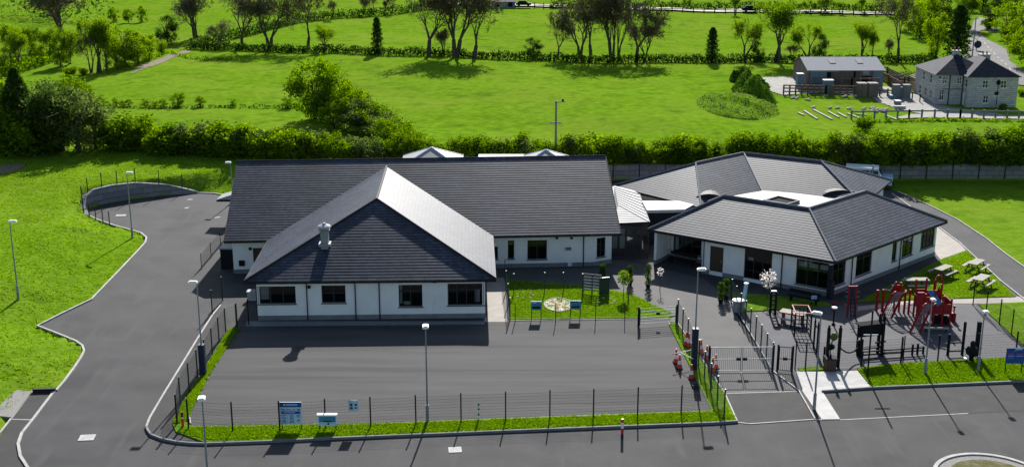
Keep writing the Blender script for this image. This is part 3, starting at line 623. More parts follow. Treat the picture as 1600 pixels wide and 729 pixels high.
bb = thing('rear_classroom_block', 'hipped grey roof classroom block behind the flat white roof, nearest the stone wall', 'school building', V3(DB['Rc'], 0)); lbuild(DB, bb, True)
OV = .62
wl = MB(); pl = MB()
tF = (DF['O']-DF['O0']).normalized(); cw_ = DF['O']+ (DF['n0']+DF['n1'])*OV*1.0
a0 = DF['O0']+DF['n0']*OV-DF['t0']*OV
Wp = Wall(a0, cw_); up0 = Wp.uz(1009.5, 385)[0]; 
uq = Wp.uz(1022, 385)[0]; uw = Wp.uz(1096.5, 410)[0]
Wpil = Wall(Wp.P(max(up0, .0), 0), Wp.P(uq, 0)); Wpil.build(wl, fb); Wpil.plinth(pl)
Wps = Wall(Wp.P(uq, 0), Wp.P(uq, 0).xy-Wp.n*.7); Wps.build(wl, fb); Wps.plinth(pl)
pd = 2.6
Wpb = Wall(Wp.P(uq-.2, 0, -pd), Wp.P(uw+.05, 0, -pd)); Wpb.win(1052, 1096, 366, 397, 3, .8, blinds=((.03,.14,.1,.95),)); Wpb.build(wl, fb); Wpb.plinth(pl)
Wpe = Wall(Wp.P(uw, 0), Wp.P(uw, 0).xy-Wp.n*pd); 
Wpl = Wall(Wp.P(uq-.2, 0, -pd), Wp.P(uq-.2, 0, -.7)); Wpl.build(wl, fb)
Wpe = Wall(Wp.P(uw, 0, -pd), Wp.P(uw, 0)); Wpe.build(wl, fb)
W1 = Wall(Wp.P(uw, 0), cw_); W1.win(1109, 1130, 385, 424.5, 1, mat=K['brown']); W1.win(1162.5, 1206, 391.5, 437.5, 3, .28, door=True, blinds=((.1,.3,.6,.7),)); W1.win(1243.5, 1294.5, 407, 447.5, 3, .66, blinds=((.02,.3,.68,.86),(.35,.63,.68,.86),(.7,.97,.68,.86))); W1.build(wl, fb); W1.plinth(pl)
W1.pipe(W1.uz(1100, 400)[0], fb, K['plinth']); W1.pipe(W1.uz(1222, 420)[0], fb)
W2 = Wall(cw_, DF['O1']+DF['n1']*OV-DF['t1']*OV); W2.win(1300, 1321, 410, 445, 2, .66); W2.win(1338, 1362, 391.5, 428, 2, .7); W2.win(1394.3, 1401.5, 374.5, 407, 1, .7); W2.win(1410, 1426.5, 366, 399.5, 2, .7); W2.win(1439.5, 1460.5, 352, 386.5, 4, .72); W2.build(wl, fb); W2.plinth(pl)
W2.pipe(W2.uz(1330, 420)[0], fb); W2.pipe(W2.uz(1405.5, 395)[0], fb)
for a, b in ((W2.b, DF['I1']-DF['n1']*OV-DF['t1']*OV), (DF['I1']-DF['n1']*OV-DF['t1']*OV, DF['I']-(DF['n0']+DF['n1'])*OV), (DF['I']-(DF['n0']+DF['n1'])*OV, DF['I0']-DF['n0']*OV-DF['t0']*OV), (DF['I0']-DF['n0']*OV-DF['t0']*OV, Wpil.a)):
    W_ = Wall(a, b); 
    if W_.L > 9: W_.opening(2, 4.5, .9, 2.6, 2); W_.opening(6, 8.5, .9, 2.6, 2)
    W_.build(wl, fb); W_.plinth(pl)
wl.build('wall', K['render'], fb); pl.build('plinth', K['plinth'], fb)
cp = MB(); cp.box((cw_.x, cw_.y, 1.75), (.34, .34, 2.1), .8); cp.box((cw_.x-.05, cw_.y-.5, .8), (.5, .45, 1.6), .8); cp.build('corner_post', K['dark'], fb)
wl = MB(); pl = MB(); D = DB
seq = [D['O0']+D['n0']*OV-D['t0']*OV, D['I0']-D['n0']*OV-D['t0']*OV, D['I']-(D['n0']+D['n1'])*OV, D['I1']-D['n1']*OV-D['t1']*OV, D['O1']+D['n1']*OV-D['t1']*OV, D['O']+(D['n0']+D['n1'])*OV]
for i in range(6):
    W_ = Wall(seq[i], seq[(i+1) % 6])
    for k in range(int(W_.L//3.6)): W_.opening(1.2+k*3.5, 3.2+k*3.5, .95, 2.6, 2)
    W_.build(wl, bb); W_.plinth(pl)
wl.build('wall', K['render'], bb); pl.build('plinth', K['plinth'], bb)
# flat white roof in the middle with a matte black slab painting the shade of the court opening
fr = thing('flat_roof_core', 'flat white roofed core with a black slab for the shaded court, ringed by the grey hipped roofs', 'school building', V3((DF['I']+DB['I'])/2, 0))
zf = HE+.22
def hull(P):
    P = sorted((q[0], q[1]) for q in P); o = []
    for seqs in (P, P[::-1]):
        h = []
        for q in seqs:
            while len(h) > 1 and (h[-1][0]-h[-2][0])*(q[1]-h[-2][1])-(h[-1][1]-h[-2][1])*(q[0]-h[-2][0]) <= 0: h.pop()
            h.append(q)
        o += h[:-1]
    return o
poly = [DF['I0']+DF['n0']*.1, DF['I']+(DF['n0']+DF['n1'])*.1, DF['I1']+DF['n1']*.1, DB['I1']+DB['n1']*.1, DB['I']+(DB['n0']+DB['n1'])*.1, DB['I0']+DB['n0']*.1]
poly = hull(poly)
m = MB(); m.prism(poly, .1, zf-.25); m.build('wall', K['render'], fr); m = MB(); m.prism(poly, zf-.25, zf); rr = m.build('roof', K['flat'], fr)
hole = [at(x, y, zf+.3).xy for x, y in ((1194,312),(1216,305.5),(1248,312.5),(1230,318))]
m = MB(); m.strip([*hole, hole[0]], .25, zf, zf+.30); m.build('court_kerb', K['plinth'], rr); m = MB(); m.prism(hole, zf+.02, zf+.14); m.build('court_shade', K['matte'], rr)
for (x, y, s) in ((1105, 309, 1.5), (1311, 303, 1.9)):   # small rounded rooflets over the corridors
    p = at(x, y, zf); m = MB(); n_ = 10
    arc = [Vector((s*math.cos(math.pi*k/n_), 0, .65*math.sin(math.pi*k/n_))) for k in range(n_+1)]
    vs = [(p.x+q.x, p.y-1, zf+q.z) for q in arc]+[(p.x+q.x, p.y+2.5, zf+q.z) for q in arc]
    m.add(vs, [(k, k+1, n_+2+k, n_+1+k) for k in range(n_)]+[tuple(range(n_+1))]); m.build('rooflet', K['dark'], rr)
# corridor with white flat roof to the hall
z = 3.5; cpts = [at(x, y, z).xy for x, y in ((1003,313.5),(1093,314),(1070,327),(1011,328))]
cr = thing('link_corridor', 'low corridor with a white flat roof beside the grey metal link roof', 'corridor', V3(cpts[0], 0))
m = MB(); m.prism(cpts, z-.3, z); m.build('roof', K['flat'], cr); cc = sum(cpts, Vector((0,0)))/4
m = MB(); m.prism([cc+(q-cc)*.94 for q in cpts], 0, z-.3); m.build('wall', K['dark'], cr)
# ---------------------------------------------------------------- block retaining walls
wa_ = thing('retaining_wall', 'long grey concrete block retaining wall at the foot of the hedge', 'retaining wall', (50, 140.9, 0))
m = MB(); m.box((112, 141.16, .95), (205, .5, 1.9)); m.build('wall', K['block'], wa_); m = MB()
for k in range(38): m.tube((12+k*3.1, 140.86, .0), (12+k*3.1, 140.86, 1.95), .06, n=4)
m.build('drain_strip', K['dark'], wa_)
wc = thing('curved_retaining_wall', 'dark curved block retaining wall around the turning circle', 'retaining wall', V3(EDGE[27], 0))
wp = [Vector(q) for q in EDGE[23:31]]; fine = []
for i in range(len(wp)-1):
    for k in range(4): fine.append(wp[i].lerp(wp[i+1], k/4))
fine.append(wp[-1])
hts = [.10, .7, 1.35, 1.75, 1.85, 1.72, 1.15, .12]
def wtop(p):
    d = [(Vector(p)-q).length for q in wp]; best = min(range(len(wp)-1), key=lambda i: d[i]+d[i+1]-(wp[i+1]-wp[i]).length)
    t = d[best]/(d[best]+d[best+1]+1e-9); return hts[best]*(1-t)+hts[best+1]*t+.1
m = MB(); m.strip(fine, .45, 0, 0, off=-.2, zf=wtop); m.build('wall', K['block'], wc)
# ---------------------------------------------------------------- vegetation generators
def tubes(segs, n):
    S = np.array([(*a, *b, r0, r1) for a, b, r0, r1 in segs]); a = S[:, 0:3]; b = S[:, 3:6]; t = b-a; t /= np.linalg.norm(t, axis=1, keepdims=True)+1e-9
    u = np.cross(t, np.array([.31, .9, .2])); u /= np.linalg.norm(u, axis=1, keepdims=True)+1e-9; v = np.cross(t, u)
    k = np.arange(n)*2*np.pi/n; c = np.cos(k)[None, :, None]; s = np.sin(k)[None, :, None]
    r = u[:, None, :]*c+v[:, None, :]*s
    V = np.concatenate([a[:, None, :]+r*S[:, 6][:, None, None], b[:, None, :]+r*S[:, 7][:, None, None]], 1).reshape(-1, 3)
    base = (np.arange(len(S))*2*n)[:, None]; i = np.arange(n)[None, :]; j = (i+1) % n
    return V, np.stack([base+i, base+j, base+n+j, base+n+i], -1).reshape(-1, 4)
def leaves(P, size, r, aspect=.6):
    n = len(P); q = r.normal(size=(n, 3)); q /= np.linalg.norm(q, axis=1, keepdims=True); w_ = np.cross(q, r.normal(size=(n, 3))); w_ /= np.linalg.norm(w_, axis=1, keepdims=True)
    s = size*(.55+.9*r.random((n, 1))); a = q*s; b = w_*s*aspect
    V = np.stack([P-a*.5, P+b*.5, P+a*.6, P-b*.5], 1).reshape(-1, 3); return V, np.arange(4*n).reshape(-1, 4)
def grow(r, h, levels, spread, trunk_r, up=.25, fork=(2, 3), trunks=1, first=.28, ratio=.72):
    segs = []; tips = []
    def rec(p, d, L, rad, lv):
        k = 2 if lv < levels-1 else 1
        for i in range(k):
            d2 = d+r.normal(size=3)*(.05 if lv == 0 else .12); d2[2] += up*.08; d2 /= np.linalg.norm(d2); e = p+d2*L/k; r1 = rad*(.86 if k == 2 else .7)
            segs.append((p, e, rad, r1, lv)); p, d, rad = e, d2, r1
            if lv >= 1 and r.random() < .75 and lv < levels:
                d3 = d+r.normal(size=3)*.8; d3 /= np.linalg.norm(d3); q = p+d3*L*.55; segs.append((p, q, rad*.4, rad*.18, max(lv+1, 3))); tips.append(q)
                for _ in range(2): d4 = d3+r.normal(size=3)*.5; d4[2] += .15; d4 /= np.linalg.norm(d4); q2 = q+d4*L*.45; segs.append((q, q2, rad*.2, rad*.08, 5)); tips.append(q2)
        if lv >= levels: tips.append(p); return
        for _ in range(r.integers(fork[0], fork[1]+1)):
            d2 = d+r.normal(size=3)*spread*(.75 if lv < 2 else 1.25); d2[2] += up*(1.3 if lv < 3 else .7); d2 /= np.linalg.norm(d2)
            rec(p, d2, L*ratio*(.8+.4*r.random()), rad*.68, lv+1)
    for _ in range(trunks):
        d = np.array([0, 0, 1.])+r.normal(size=3)*(.05 if trunks == 1 else .2); d[2] = abs(d[2]); d /= np.linalg.norm(d)
        rec(np.array([r.normal()*.05*h*(trunks > 1)*.5, r.normal()*.05*h*(trunks > 1)*.5, -.02*h]), d, h*first, trunk_r, 0)
    S = np.array([s[1] for s in segs]); k = h/S[:, 2].max()
    segs = [(a*k, b*k, r0, r1, l) for a, b, r0, r1, l in segs]; return segs, np.array(tips)*k
def mesh_of(V, F, mat, name): o = npmesh(name, V, F, mat); me = o.data; bpy.data.objects.remove(o); return me
def join(*vf):
    Vs = []; Fs = []; b = 0
    for V, F in vf: Vs.append(V); Fs.append(F+b); b += len(V)
    return np.concatenate(Vs), np.concatenate(Fs)
PROTO = {}
def proto(name, trunkVF, crownVFs, lm, twig=None):
    tm = mesh_of(*trunkVF, K['bark'], 'trunk'); cm = mesh_of(*join(*crownVFs), lm, 'crown')
    if twig is not None:    # first block of faces are twigs
        cm.materials.append(K['twig']); mi = np.zeros(len(cm.polygons), np.int32); mi[:twig] = 1; cm.polygons.foreach_set('material_index', mi)
    PROTO.setdefault(name, []).append((tm, cm))
for i in range(5):      # barely leafed spreading trees, 10 m tall
    r = np.random.default_rng(100+i); segs, tips = grow(r, 10, 7, .48, .30, up=.24, trunks=(1, 2, 1, 3, 2)[i], first=(.24, .22, .22, .24, .26)[i], ratio=.78)
    big = [s[:4] for s in segs if s[4] <= 2]; sm = [(s[0], s[1], max(s[2], .028), max(s[3], .020)) for s in segs if s[4] > 2]
    tv = tubes(sm, 3); P = tips[r.integers(0, len(tips), 1500)]+r.normal(size=(1500, 3))*.28
    proto('bare', tubes(big, 7), [tv, leaves(P, .17, r)], L_BUD, len(tv[1]))
for i in range(4):      # airy trees in young leaf
    r = np.random.default_rng(200+i); segs, tips = grow(r, 10, 5, .42, .36, up=.24, trunks=(1, 2, 3, 2)[i], first=.25)
    big = [s[:4] for s in segs if s[4] <= 2]; sm = [(s[0], s[1], max(s[2], .032), max(s[3], .024)) for s in segs if s[4] > 2]
    tv = tubes(sm, 3); P = tips[r.integers(0, len(tips), 5200)]+r.normal(size=(5200, 3))*.42
    proto('airy', tubes(big, 7), [tv, leaves(P, .30, r)], L_SPRING, len(tv[1]))
def blobcrown(r, nb, n, size, shape, spread):
    C = []
    while len(C) < nb:
        q = r.uniform(-1, 1, 3)
        if q@q < 1 and q@q > .12: C.append(q)
    C = np.array(C); C = shape(C, r); c = C[r.integers(0, nb, n)]; return leaves(c+r.normal(size=(n, 3))*spread, size, r)
def stems(r, n, h, w_, rad):
    return tubes([((r.normal()*.12*w_, r.normal()*.12*w_, -.1), (r.normal()*.45*w_, r.normal()*.45*w_, h*(.55+.4*r.random())), rad, rad*.35) for _ in range(n)], 4)
for nm, lm, n, sz, k in (('leafy', L_SPRING, 4200, .42, 4), ('dense', L_HEDGE, 4600, .42, 4), ('darkleafy', L_DARK, 4600, .40, 2), ('roundgrey', L_GREY, 4400, .36, 3), ('roundbush', L_HEDGE, 4200, .40, 3)):
    for i in range(k):  # full round trees, 10 m
        r = np.random.default_rng(300+i+len(nm)*10); wv = .30+.08*r.random()
        sh = lambda C, r: np.stack([C[:, 0]*10*wv, C[:, 1]*10*wv, 4.9+C[:, 2]*4.7+r.normal(size=len(C))*.3], 1)
        tr = tubes([((0,0,-.3), (.1,.1,3), .30, .22), ((.1,.1,2.6), (1,.3,6), .18, .07), ((.1,.1,2.8), (-1,.4,6.4), .18, .07), ((.1,.1,3), (.1,-.8,7), .16, .05)], 7)
        sg = tubes([((.1,.1,3+q*.3), tuple(np.array([r.normal()*2, r.normal()*2, 5+r.random()*4])), .07, .02) for q in range(14)], 3)
        proto(nm, tr, [sg, blobcrown(r, 30, n, sz*.86, sh, .50)], lm, len(sg[1]))
for i in range(3):      # ivy clad columns and conifers, 10 m
    r = np.random.default_rng(400+i); t = r.random(3600)**.8; rad = (1.5*(1-t)**.45+.25)*np.sqrt(r.random(3600))*(.75+.4*np.sin(t*23+i)**2); a = r.random(3600)*6.283
    proto('ivy', tubes([((0,0,-.2), (0,0,9), .35, .1), ((0,0,5),(.8,.2,9.3),.12,.03),((0,0,4),(-.9,0,8.6),.12,.03)], 7), [leaves(np.stack([rad*np.cos(a), rad*np.sin(a), .2+9.6*t], 1), .34, r)], L_DARK)
    t = r.random(5200)**.75; tier = np.abs((t*11) % 1-.5)*1.1; rad = (3.0*(1-t)+.15)*(.55+.45*r.random(5200))*(1-.45*tier); a = np.round(r.random(5200)*14)/14*6.283+r.normal(size=5200)*.16+np.floor(t*11)
    proto('conifer', tubes([((0,0,-.2), (0,0,9.7), .28, .04)], 7), [leaves(np.stack([rad*np.cos(a), rad*np.sin(a), .5+9.5*t-rad*.16], 1), .36, r, .35)], L_DARK)
for nm, lm, k in (('shrub', L_HEDGE, 6), ('greyshrub', L_GREY, 3), ('brightshrub', L_SPRING, 3)):   # multi-stemmed hedge shrubs, 4 m
    for i in range(k):
        r = np.random.default_rng(500+i+len(nm)*7); n = 9; tip = []
        for q in range(n): a = r.random()*6.283; d = r.random()**.5*1.7; tip.append((d*math.cos(a), d*math.sin(a), 4*(.62+.38*r.random())*(1-.13*d)))
        tip = np.array(tip); tt = r.random(3000)**.7; c = tip[r.integers(0, n, 3000)]; P = c*np.stack([.5+.5*tt, .5+.5*tt, .06+.94*tt], 1)+r.normal(size=(3000, 3))*(.36*(1.2-.55*tt))[:, None]
        P[:, 2] = np.maximum(P[:, 2], .05); tw = tubes([((r.normal()*.1, r.normal()*.1, 0), tuple(q*1.0), .05, .014) for q in tip], 4)
        st = tubes([((r.normal()*.15, r.normal()*.15, -.1), tuple(q*np.array([.6,.6,.6])), .07, .035) for q in tip], 5)
        proto(nm, st, [tw, leaves(P, .27, r, .5)], lm, len(tw[1]))
r = np.random.default_rng(900)
NT = [0]
def plant(kind, x, yb, yt, label, cat='tree', group=None, name=None, wide=1.0, P=None, rot=None):
    P = P or hit(x, yb); h = max(up(x, yt, P)-P[2], .5); h *= 1.2 if kind == 'bare' and yt < 12 else 1; pr = PROTO[kind]; tm, cm = pr[NT[0] % len(pr)]; NT[0] += 1; wide *= 1.1 if kind in ('bare', 'airy') else 1.15
    H0 = 4.0 if 'shrub' in kind else 10.0; s = h/H0
    t = thing(name or ('shrub' if 'shrub' in kind else 'tree'), label, cat, P, group); t.rotation_euler = (0, 0, random.uniform(0, 6.28) if rot is None else rot); t.scale = (s*wide, s*wide, s)
    for nm, me in (('stem' if 'shrub' in kind else 'trunk', tm), ('crown', cm)):
        o = bpy.data.objects.new(nm, me); COL.objects.link(o); o.parent = t
    return t
# hedge of shrubs behind the school
def hedge_row(x0, x1, yb0, yb1, yt0, yt1, n, label, group, kinds):
    for i in range(n):
        t = (i+.5)/n; x = x0+(x1-x0)*t+random.uniform(-5, 5); k = kinds[i % len(kinds)] if random.random() < .8 else random.choice(kinds)
        plant(k, x, yb0+(yb1-yb0)*t+random.uniform(-2, 2), yt0+(yt1-yt0)*t+random.uniform(-12, 9), label, 'shrub', group, 'hedge_shrub', random.uniform(1.1, 1.5))
hedge_row(592, 1010, 252, 254, 214, 215, 27, 'leafy green hedge shrub growing behind the school hall', 'hedge shrubs behind the school hall', ['shrub', 'roundbush', 'shrub', 'brightshrub', 'roundbush', 'shrub', 'greyshrub'])
hedge_row(1010, 1650, 254.5, 254.5, 213, 202, 42, 'leafy green hedge shrub growing above the block retaining wall', 'hedge shrubs above the retaining wall', ['shrub', 'roundbush', 'shrub', 'brightshrub', 'roundbush', 'shrub', 'greyshrub'])
hedge_row(168, 590, 233, 254, 182, 212, 23, 'dark green hedge shrub growing along the top of the grass bank', 'hedge shrubs along the grass bank', ['shrub', 'shrub', 'greyshrub', 'shrub', 'roundbush'])
hedge_row(180, 590, 228, 248, 186, 214, 7, 'bushy hedge shrub in the second row above the grass bank', 'second row of hedge shrubs on the bank', ['greyshrub', 'shrub', 'brightshrub'])
for x, yb, yt in ((183,166,152),(194,166,155),(202,166,154),(227,167,153),(242,168,156),(255,168,154)): plant('roundbush', x, yb, yt, 'small round bush in the broken row across the middle field', 'bush', 'bushes in the broken field row', 'bush', 1.3)
for x, yb, yt, lab in ((161,165,147,'first bush of the broken field row, beside the dark tree clump'),(278,166,142,'largest round bush in the broken row across the middle field'),(314,167,149,'bright tufted bush right of the largest bush in the field row'),(364,167,154,'low bush standing alone late in the broken field row'),(449,169,149,'pointed bush near the tall leafy tree in mid field'),(461,168,160,'tiny bush tight beside the pointed bush in mid field')): plant('roundbush', x, yb, yt, lab, 'bush', None, 'bush', 1.3)
BT = [('bare',104,73,-28,1.15,'huge forked tree with bare spreading limbs at the far left field edge'),('darkleafy',262,70,20,.9,'dark bushy tree left of the bare row in the field'),('bare',306,60,-4,.85,'slender bare tree standing apart beyond the dark bushy tree'),
('bare',344,73,28,1,'low bare tree with a round twiggy head in the hedge line'),('bare',378,77,-14,.8,'tall bare tree over the low round headed one'),('bare',425,78,-4,1.05,'broad bare tree with a dense twig crown in the field hedge'),
('bare',481,77,-10,.9,'twin stemmed bare tree with upswept limbs in the field hedge'),('airy',508,79,38,.8,'small young leafed tree beside the twin stemmed bare one'),('ivy',590,83,26,1.0,'short ivy clad tree alone in the field hedge'),
('bare',670,88,-14,1.0,'dark wide bare tree, first of the central clump of three'),('bare',714,90,-34,.85,'tallest bare tree in the middle of the central clump'),('bare',742,92,-6,1.0,'bare tree leaning out right of the central clump'),('bare',694,84,42,.7,'thin sapling between the trunks of the central clump'),
('darkleafy',834,90,57,1.1,'dark round bush standing in the field hedge'),('bare',872,90,18,.75,'twiggy small tree just right of the dark round bush'),('bare',904,90,8,.85,'bare tree bending left over the field hedge'),('bare',923,94,-18,.75,'tall bare tree with a heavy base in the right central group'),
('bare',957,92,-8,.6,'narrow bare tree with close upright limbs'),('bare',966,92,6,.5,'thin bare tree touching the narrow upright one'),('bare',994,98,4,.9,'dark bare tree with drooping fan crown above the mid field'),('bare',1006,96,24,.8,'short crooked tree leaning right out of the fan crowned one'),
('ivy',1112,97,42,1.15,'broad ivy covered stump of a tree in the field hedge'),('airy',1163,95,30,.8,'sparse leafed tree right of the ivy stump'),('darkleafy',1184,94,64,.9,'small dark tree between two leafing trees'),('airy',1213,98,6,.85,'tall leafing tree left of the grey farm shed'),
('bare',1238,96,66,.8,'low bare bush tree behind the shed gable'),('airy',1262,93,38,.85,'leafing tree rising behind the shed roof'),('darkleafy',1280,95,50,.7,'dark little tree behind the shed ridge'),('airy',1346,91,38,.9,'leafing tree over the right end of the shed'),('airy',1362,92,48,.7,'small leafing tree behind the shed corner'),
('bare',1386,94,56,.6,'small bare tree between shed and farmhouse'),('bare',1402,97,-4,.75,'tall full headed tree with a straight trunk beside the farmhouse field'),('leafy',1462,92,22,.8,'leafy tree with a low fork left of the ivy column'),('ivy',1494,96,6,1.3,'massive dark ivy column behind the farmhouse roof'),
('dense',1437,60,0,.9,'dense tree at the front of the roadside wood'),('dense',1420,46,-14,1,'dense tree on the field corner of the roadside wood'),('leafy',1452,52,-12,.9,'lighter leafy tree inside the roadside wood'),('darkleafy',1478,48,-14,1,'dark tree at the road end of the wood'),('airy',1506,44,-16,.7,'thin leafing tree beside the bend of the road'),
('dense',1400,26,-14,1.1,'far dense tree behind the field corner'),('darkleafy',1545,46,8,1,'dark tree on the verge island by the road junction'),('leafy',1572,62,2,1.05,'big bright tree on the roadside lawn'),('leafy',1592,80,20,1,'bright bushy tree leaning over the road edge'),('dense',1602,104,40,1.0,'dense roadside tree closest to the farmhouse drive'),('dense',1582,30,-24,1.1,'dense tree on the hill above the roadside lawn'),('darkleafy',1560,22,-24,1.1,'dark tree over the road junction'),('darkleafy',1536,20,-20,.9,'dark tree at the top of the road'),('leafy',1610,60,-6,1,'bright tree at the edge of the roadside lawn'),('darkleafy',1508,18,-22,1,'dark far tree above the wood'),
('bare',521,31,3,.8,'small bare tree on the upper field hedge'),('bare',568,24,-2,.9,'bare bushy tree left of the upper hedge gap'),('bare',584,22,-4,.9,'bare bushy tree right of the upper hedge gap'),('bare',602,18,3,.7,'tiny bare tree on the hill hedge'),('bare',614,20,-10,.8,'hill tree with a clear dark trunk'),
('dense',180,35,9,1,'rounded bush tree at the left of the upper trio'),('dense',201,36,13,1,'rounded bush tree in the middle of the upper trio'),('dense',222,35,9,1,'rounded bush tree at the right of the upper trio'),
('airy',18,103,36,.8,'loose tree with dark branches on the left field bank'),('airy',48,95,42,.8,'slim leafing tree next along the left field bank'),('airy',75,92,43,.9,'twin headed leafing tree on the left field bank'),('leafy',60,99,66,1.1,'bright yellow green bush under the leafing bank trees'),('leafy',8,114,72,1.1,'bright bush at the very left of the field bank'),('conifer',126,72,33,.9,'small cone shaped tree under the huge forked tree'),
('bare',142,114,34,.6,'bare tall stem left of the yellow leafing pair'),('airy',154,114,30,.7,'upright tree with yellow leaves on dark stems'),('airy',167,114,36,.7,'yellow leafed tree beside the bright bush cluster'),('leafy',196,104,37,.95,'tallest bright bush tree in the cluster at the field corner'),('leafy',216,101,44,1,'bright bush tree in the middle of the corner cluster'),('dense',234,95,54,1,'darker bush tree at the right of the corner cluster'),('leafy',252,84,60,1.1,'low bush at the tail of the corner cluster'),
('conifer',34,232,106,1.5,'tall dark conifer in the tree clump left of the turning circle'),('leafy',2,236,134,1.0,'bright yellow green tree at the left edge above the lawn bank'),('leafy',-16,222,110,1,'bright tree half out of view at the left edge'),
('roundgrey',70,232,117,1.0,'tall grey green thicket shrub right of the conifer'),('roundgrey',98,236,122,1.1,'grey green thicket shrub with twiggy top'),('roundgrey',124,238,133,1.1,'round grey green thicket shrub nearest the bank'),('roundgrey',150,232,150,1.1,'outermost grey green thicket shrub towards the hedge'),('roundbush',112,182,114,.9,'bright yellow green shrub rising behind the grey thicket'),('leafy',136,184,126,.9,'second bright shrub behind the grey thicket'),('shrub',15,240,160,1.1,'dark shrub at the foot of the conifer'),('shrub',55,242,170,1.1,'dark low shrub between conifer and thicket'),
('dense',493,186,86,1.0,'tall leafy tree heading the diagonal hedge in mid field'),('leafy',526,192,97,.9,'bright leafy tree second in the diagonal hedge'),('dense',548,197,124,1.0,'leafy tree third down the diagonal hedge'),('roundgrey',561,206,150,1.5,'grey green shrub below the leafy trees of the diagonal hedge'),('roundgrey',578,214,162,1.6,'broad grey shrub in the diagonal hedge'),('roundgrey',600,224,174,1.5,'pale grey shrub near the foot of the diagonal hedge'),('roundbush',612,238,183,1.4,'dark shrub at the foot of the diagonal hedge'),('roundbush',642,246,192,1.4,'bright shrub where the diagonal hedge meets the long hedge'),('roundbush',522,204,158,1.4,'dark shrub in the shade of the diagonal hedge trees'),
('dense',512,190,100,.7,'leafy tree deep inside the diagonal clump'),('roundbush',588,217,160,1.4,'round green bush halfway down the diagonal hedge'),('roundbush',622,234,180,1.4,'round green bush low down the diagonal hedge'),('dense',560,204,138,1.0,'small leafy tree at the tail of the diagonal clump'),('darkleafy',86,238,126,.9,'dark tree filling the thicket behind the grey shrubs'),('dense',20,222,118,.9,'green tree beside the conifer at the left edge'),('darkleafy',60,240,140,.9,'dark tree between conifer and grey thicket'),
('airy',30,112,48,.8,'leafing tree among the bank trees at the far left'),('dense',95,104,58,.9,'green bush tree beneath the huge forked tree'),('airy',110,100,40,.8,'leafing tree beneath the huge forked tree'),('dense',182,108,56,.9,'green tree left in the corner cluster'),('brightshrub',1349,205,178,1.2,'bright rounded bush by the farm fence posts'),('shrub',1566,172,160,1.2,'small bush at the right corner of the farmhouse'),('shrub',1596,150,138,1.4,'bush by the farmhouse drive'),('shrub',110,118,102,1.4,'low bush under the left bank stems'),('shrub',130,117,104,1.5,'low spreading bush beside the bare tall stem')]
for k, x, yb, yt, wv, lab in BT:
    cat = 'bush' if ('shrub' in k or k in ('roundgrey', 'roundbush') or 'bush' in lab.split()) else 'tree'; plant(k, x, yb, yt, lab, cat, None, 'bush' if cat == 'bush' else {'conifer': 'conifer_tree', 'ivy': 'ivy_tree'}.get(k, 'field_tree'), wv)
far = [(875,19,-4),(892,19,3),(1005,17,3),(1032,17,5),(1072,15,-3),(1106,13,2),(1148,24,-4),(1222,22,4),(1262,18,0),(1290,20,-6),(1312,22,4),(1346,21,-4),(1375,16,-6)]
for x, yb, yt in far: plant('bare' if x % 2 else 'airy', x, yb, yt, 'small distant tree along the far roadside hedge', 'tree', 'distant trees along the far road', 'roadside_tree', .9)
# long low field hedges, one leafy body each
def hedge(pts, h, wdt, label, mat, dens=9, size=.34, step=1.0):
    P = [Vector(hit(*q)) for q in pts]; base = P[0]; out = []; t = thing('field_hedge', label, 'hedge', base)
    for a, b in zip(P, P[1:]):
        n = max(2, int((b-a).length/step))
        for i in range(n):
            c = a.lerp(b, (i+rng.random())/n); hh = h*(.6+.6*rng.random()); q = rng.random((dens, 3)); z0 = T(c.x, c.y)
            out.append(np.stack([c.x+(q[:, 0]-.5)*wdt*1.2, c.y+(q[:, 1]-.5)*wdt, z0+q[:, 2]**.8*hh], 1))
    Q = np.concatenate(out)-np.array(base)[None, :]; V, F = leaves(Q, size, rng); npmesh('foliage', V, F, mat, t)
    sg = []
    for a, b in zip(P, P[1:]):
        n = max(2, int((b-a).length/2.5))
        for i in range(n): c = a.lerp(b, i/n)-base; sg.append(((c.x, c.y, -.1), (c.x+rng.normal()*.3, c.y, h*.8), .06, .02))
    V, F = tubes(sg, 4); npmesh('stems', V, F, K['bark'], t); return t
hedge([(292,76),(420,81),(600,87),(800,93),(1000,98),(1250,99),(1430,98),(1460,96)], 1.5, 1.6, 'long dark field hedge under the row of bare trees', L_DARK, 55, .42, .6)
hedge([(300,74),(400,52),(463,36),(520,29),(640,19),(700,13)], 2.0, 2.0, 'hedge climbing the upper field from the bare trees', L_DARK, 40, .5, .8)
hedge([(-10,20),(55,23),(100,33),(170,32)], 9.0, 6.0, 'dark tall hedge belt in the upper left corner', L_DARK, 40, .8, 1.5)
hedge([(-5,122),(40,110),(90,94),(130,76)], 2.2, 2.0, 'ragged hedge under the leafing trees of the left field bank', L_HEDGE, 40, .45)
hedge([(165,168),(300,169),(470,170),(510,192)], .5, .8, 'thin scrubby hedge joining the bushes across the middle field', L_DARK, 25, .25)
hedge([(860,13),(1000,12.5),(1200,15),(1400,17)], 2.0, 2.0, 'dark roadside hedge beyond the far road', L_DARK, 40, .6)
hedge([(1340,190),(1480,189),(1620,190)], .5, .8, 'low grassy hedge in front of the farm lane', L_HEDGE, 24, .3)
hedge([(380,96),(300,92),(262,82),(230,96),(165,116)], .6, .8, 'low scrub along the pale headland of the middle field', L_HEDGE, 24, .3)
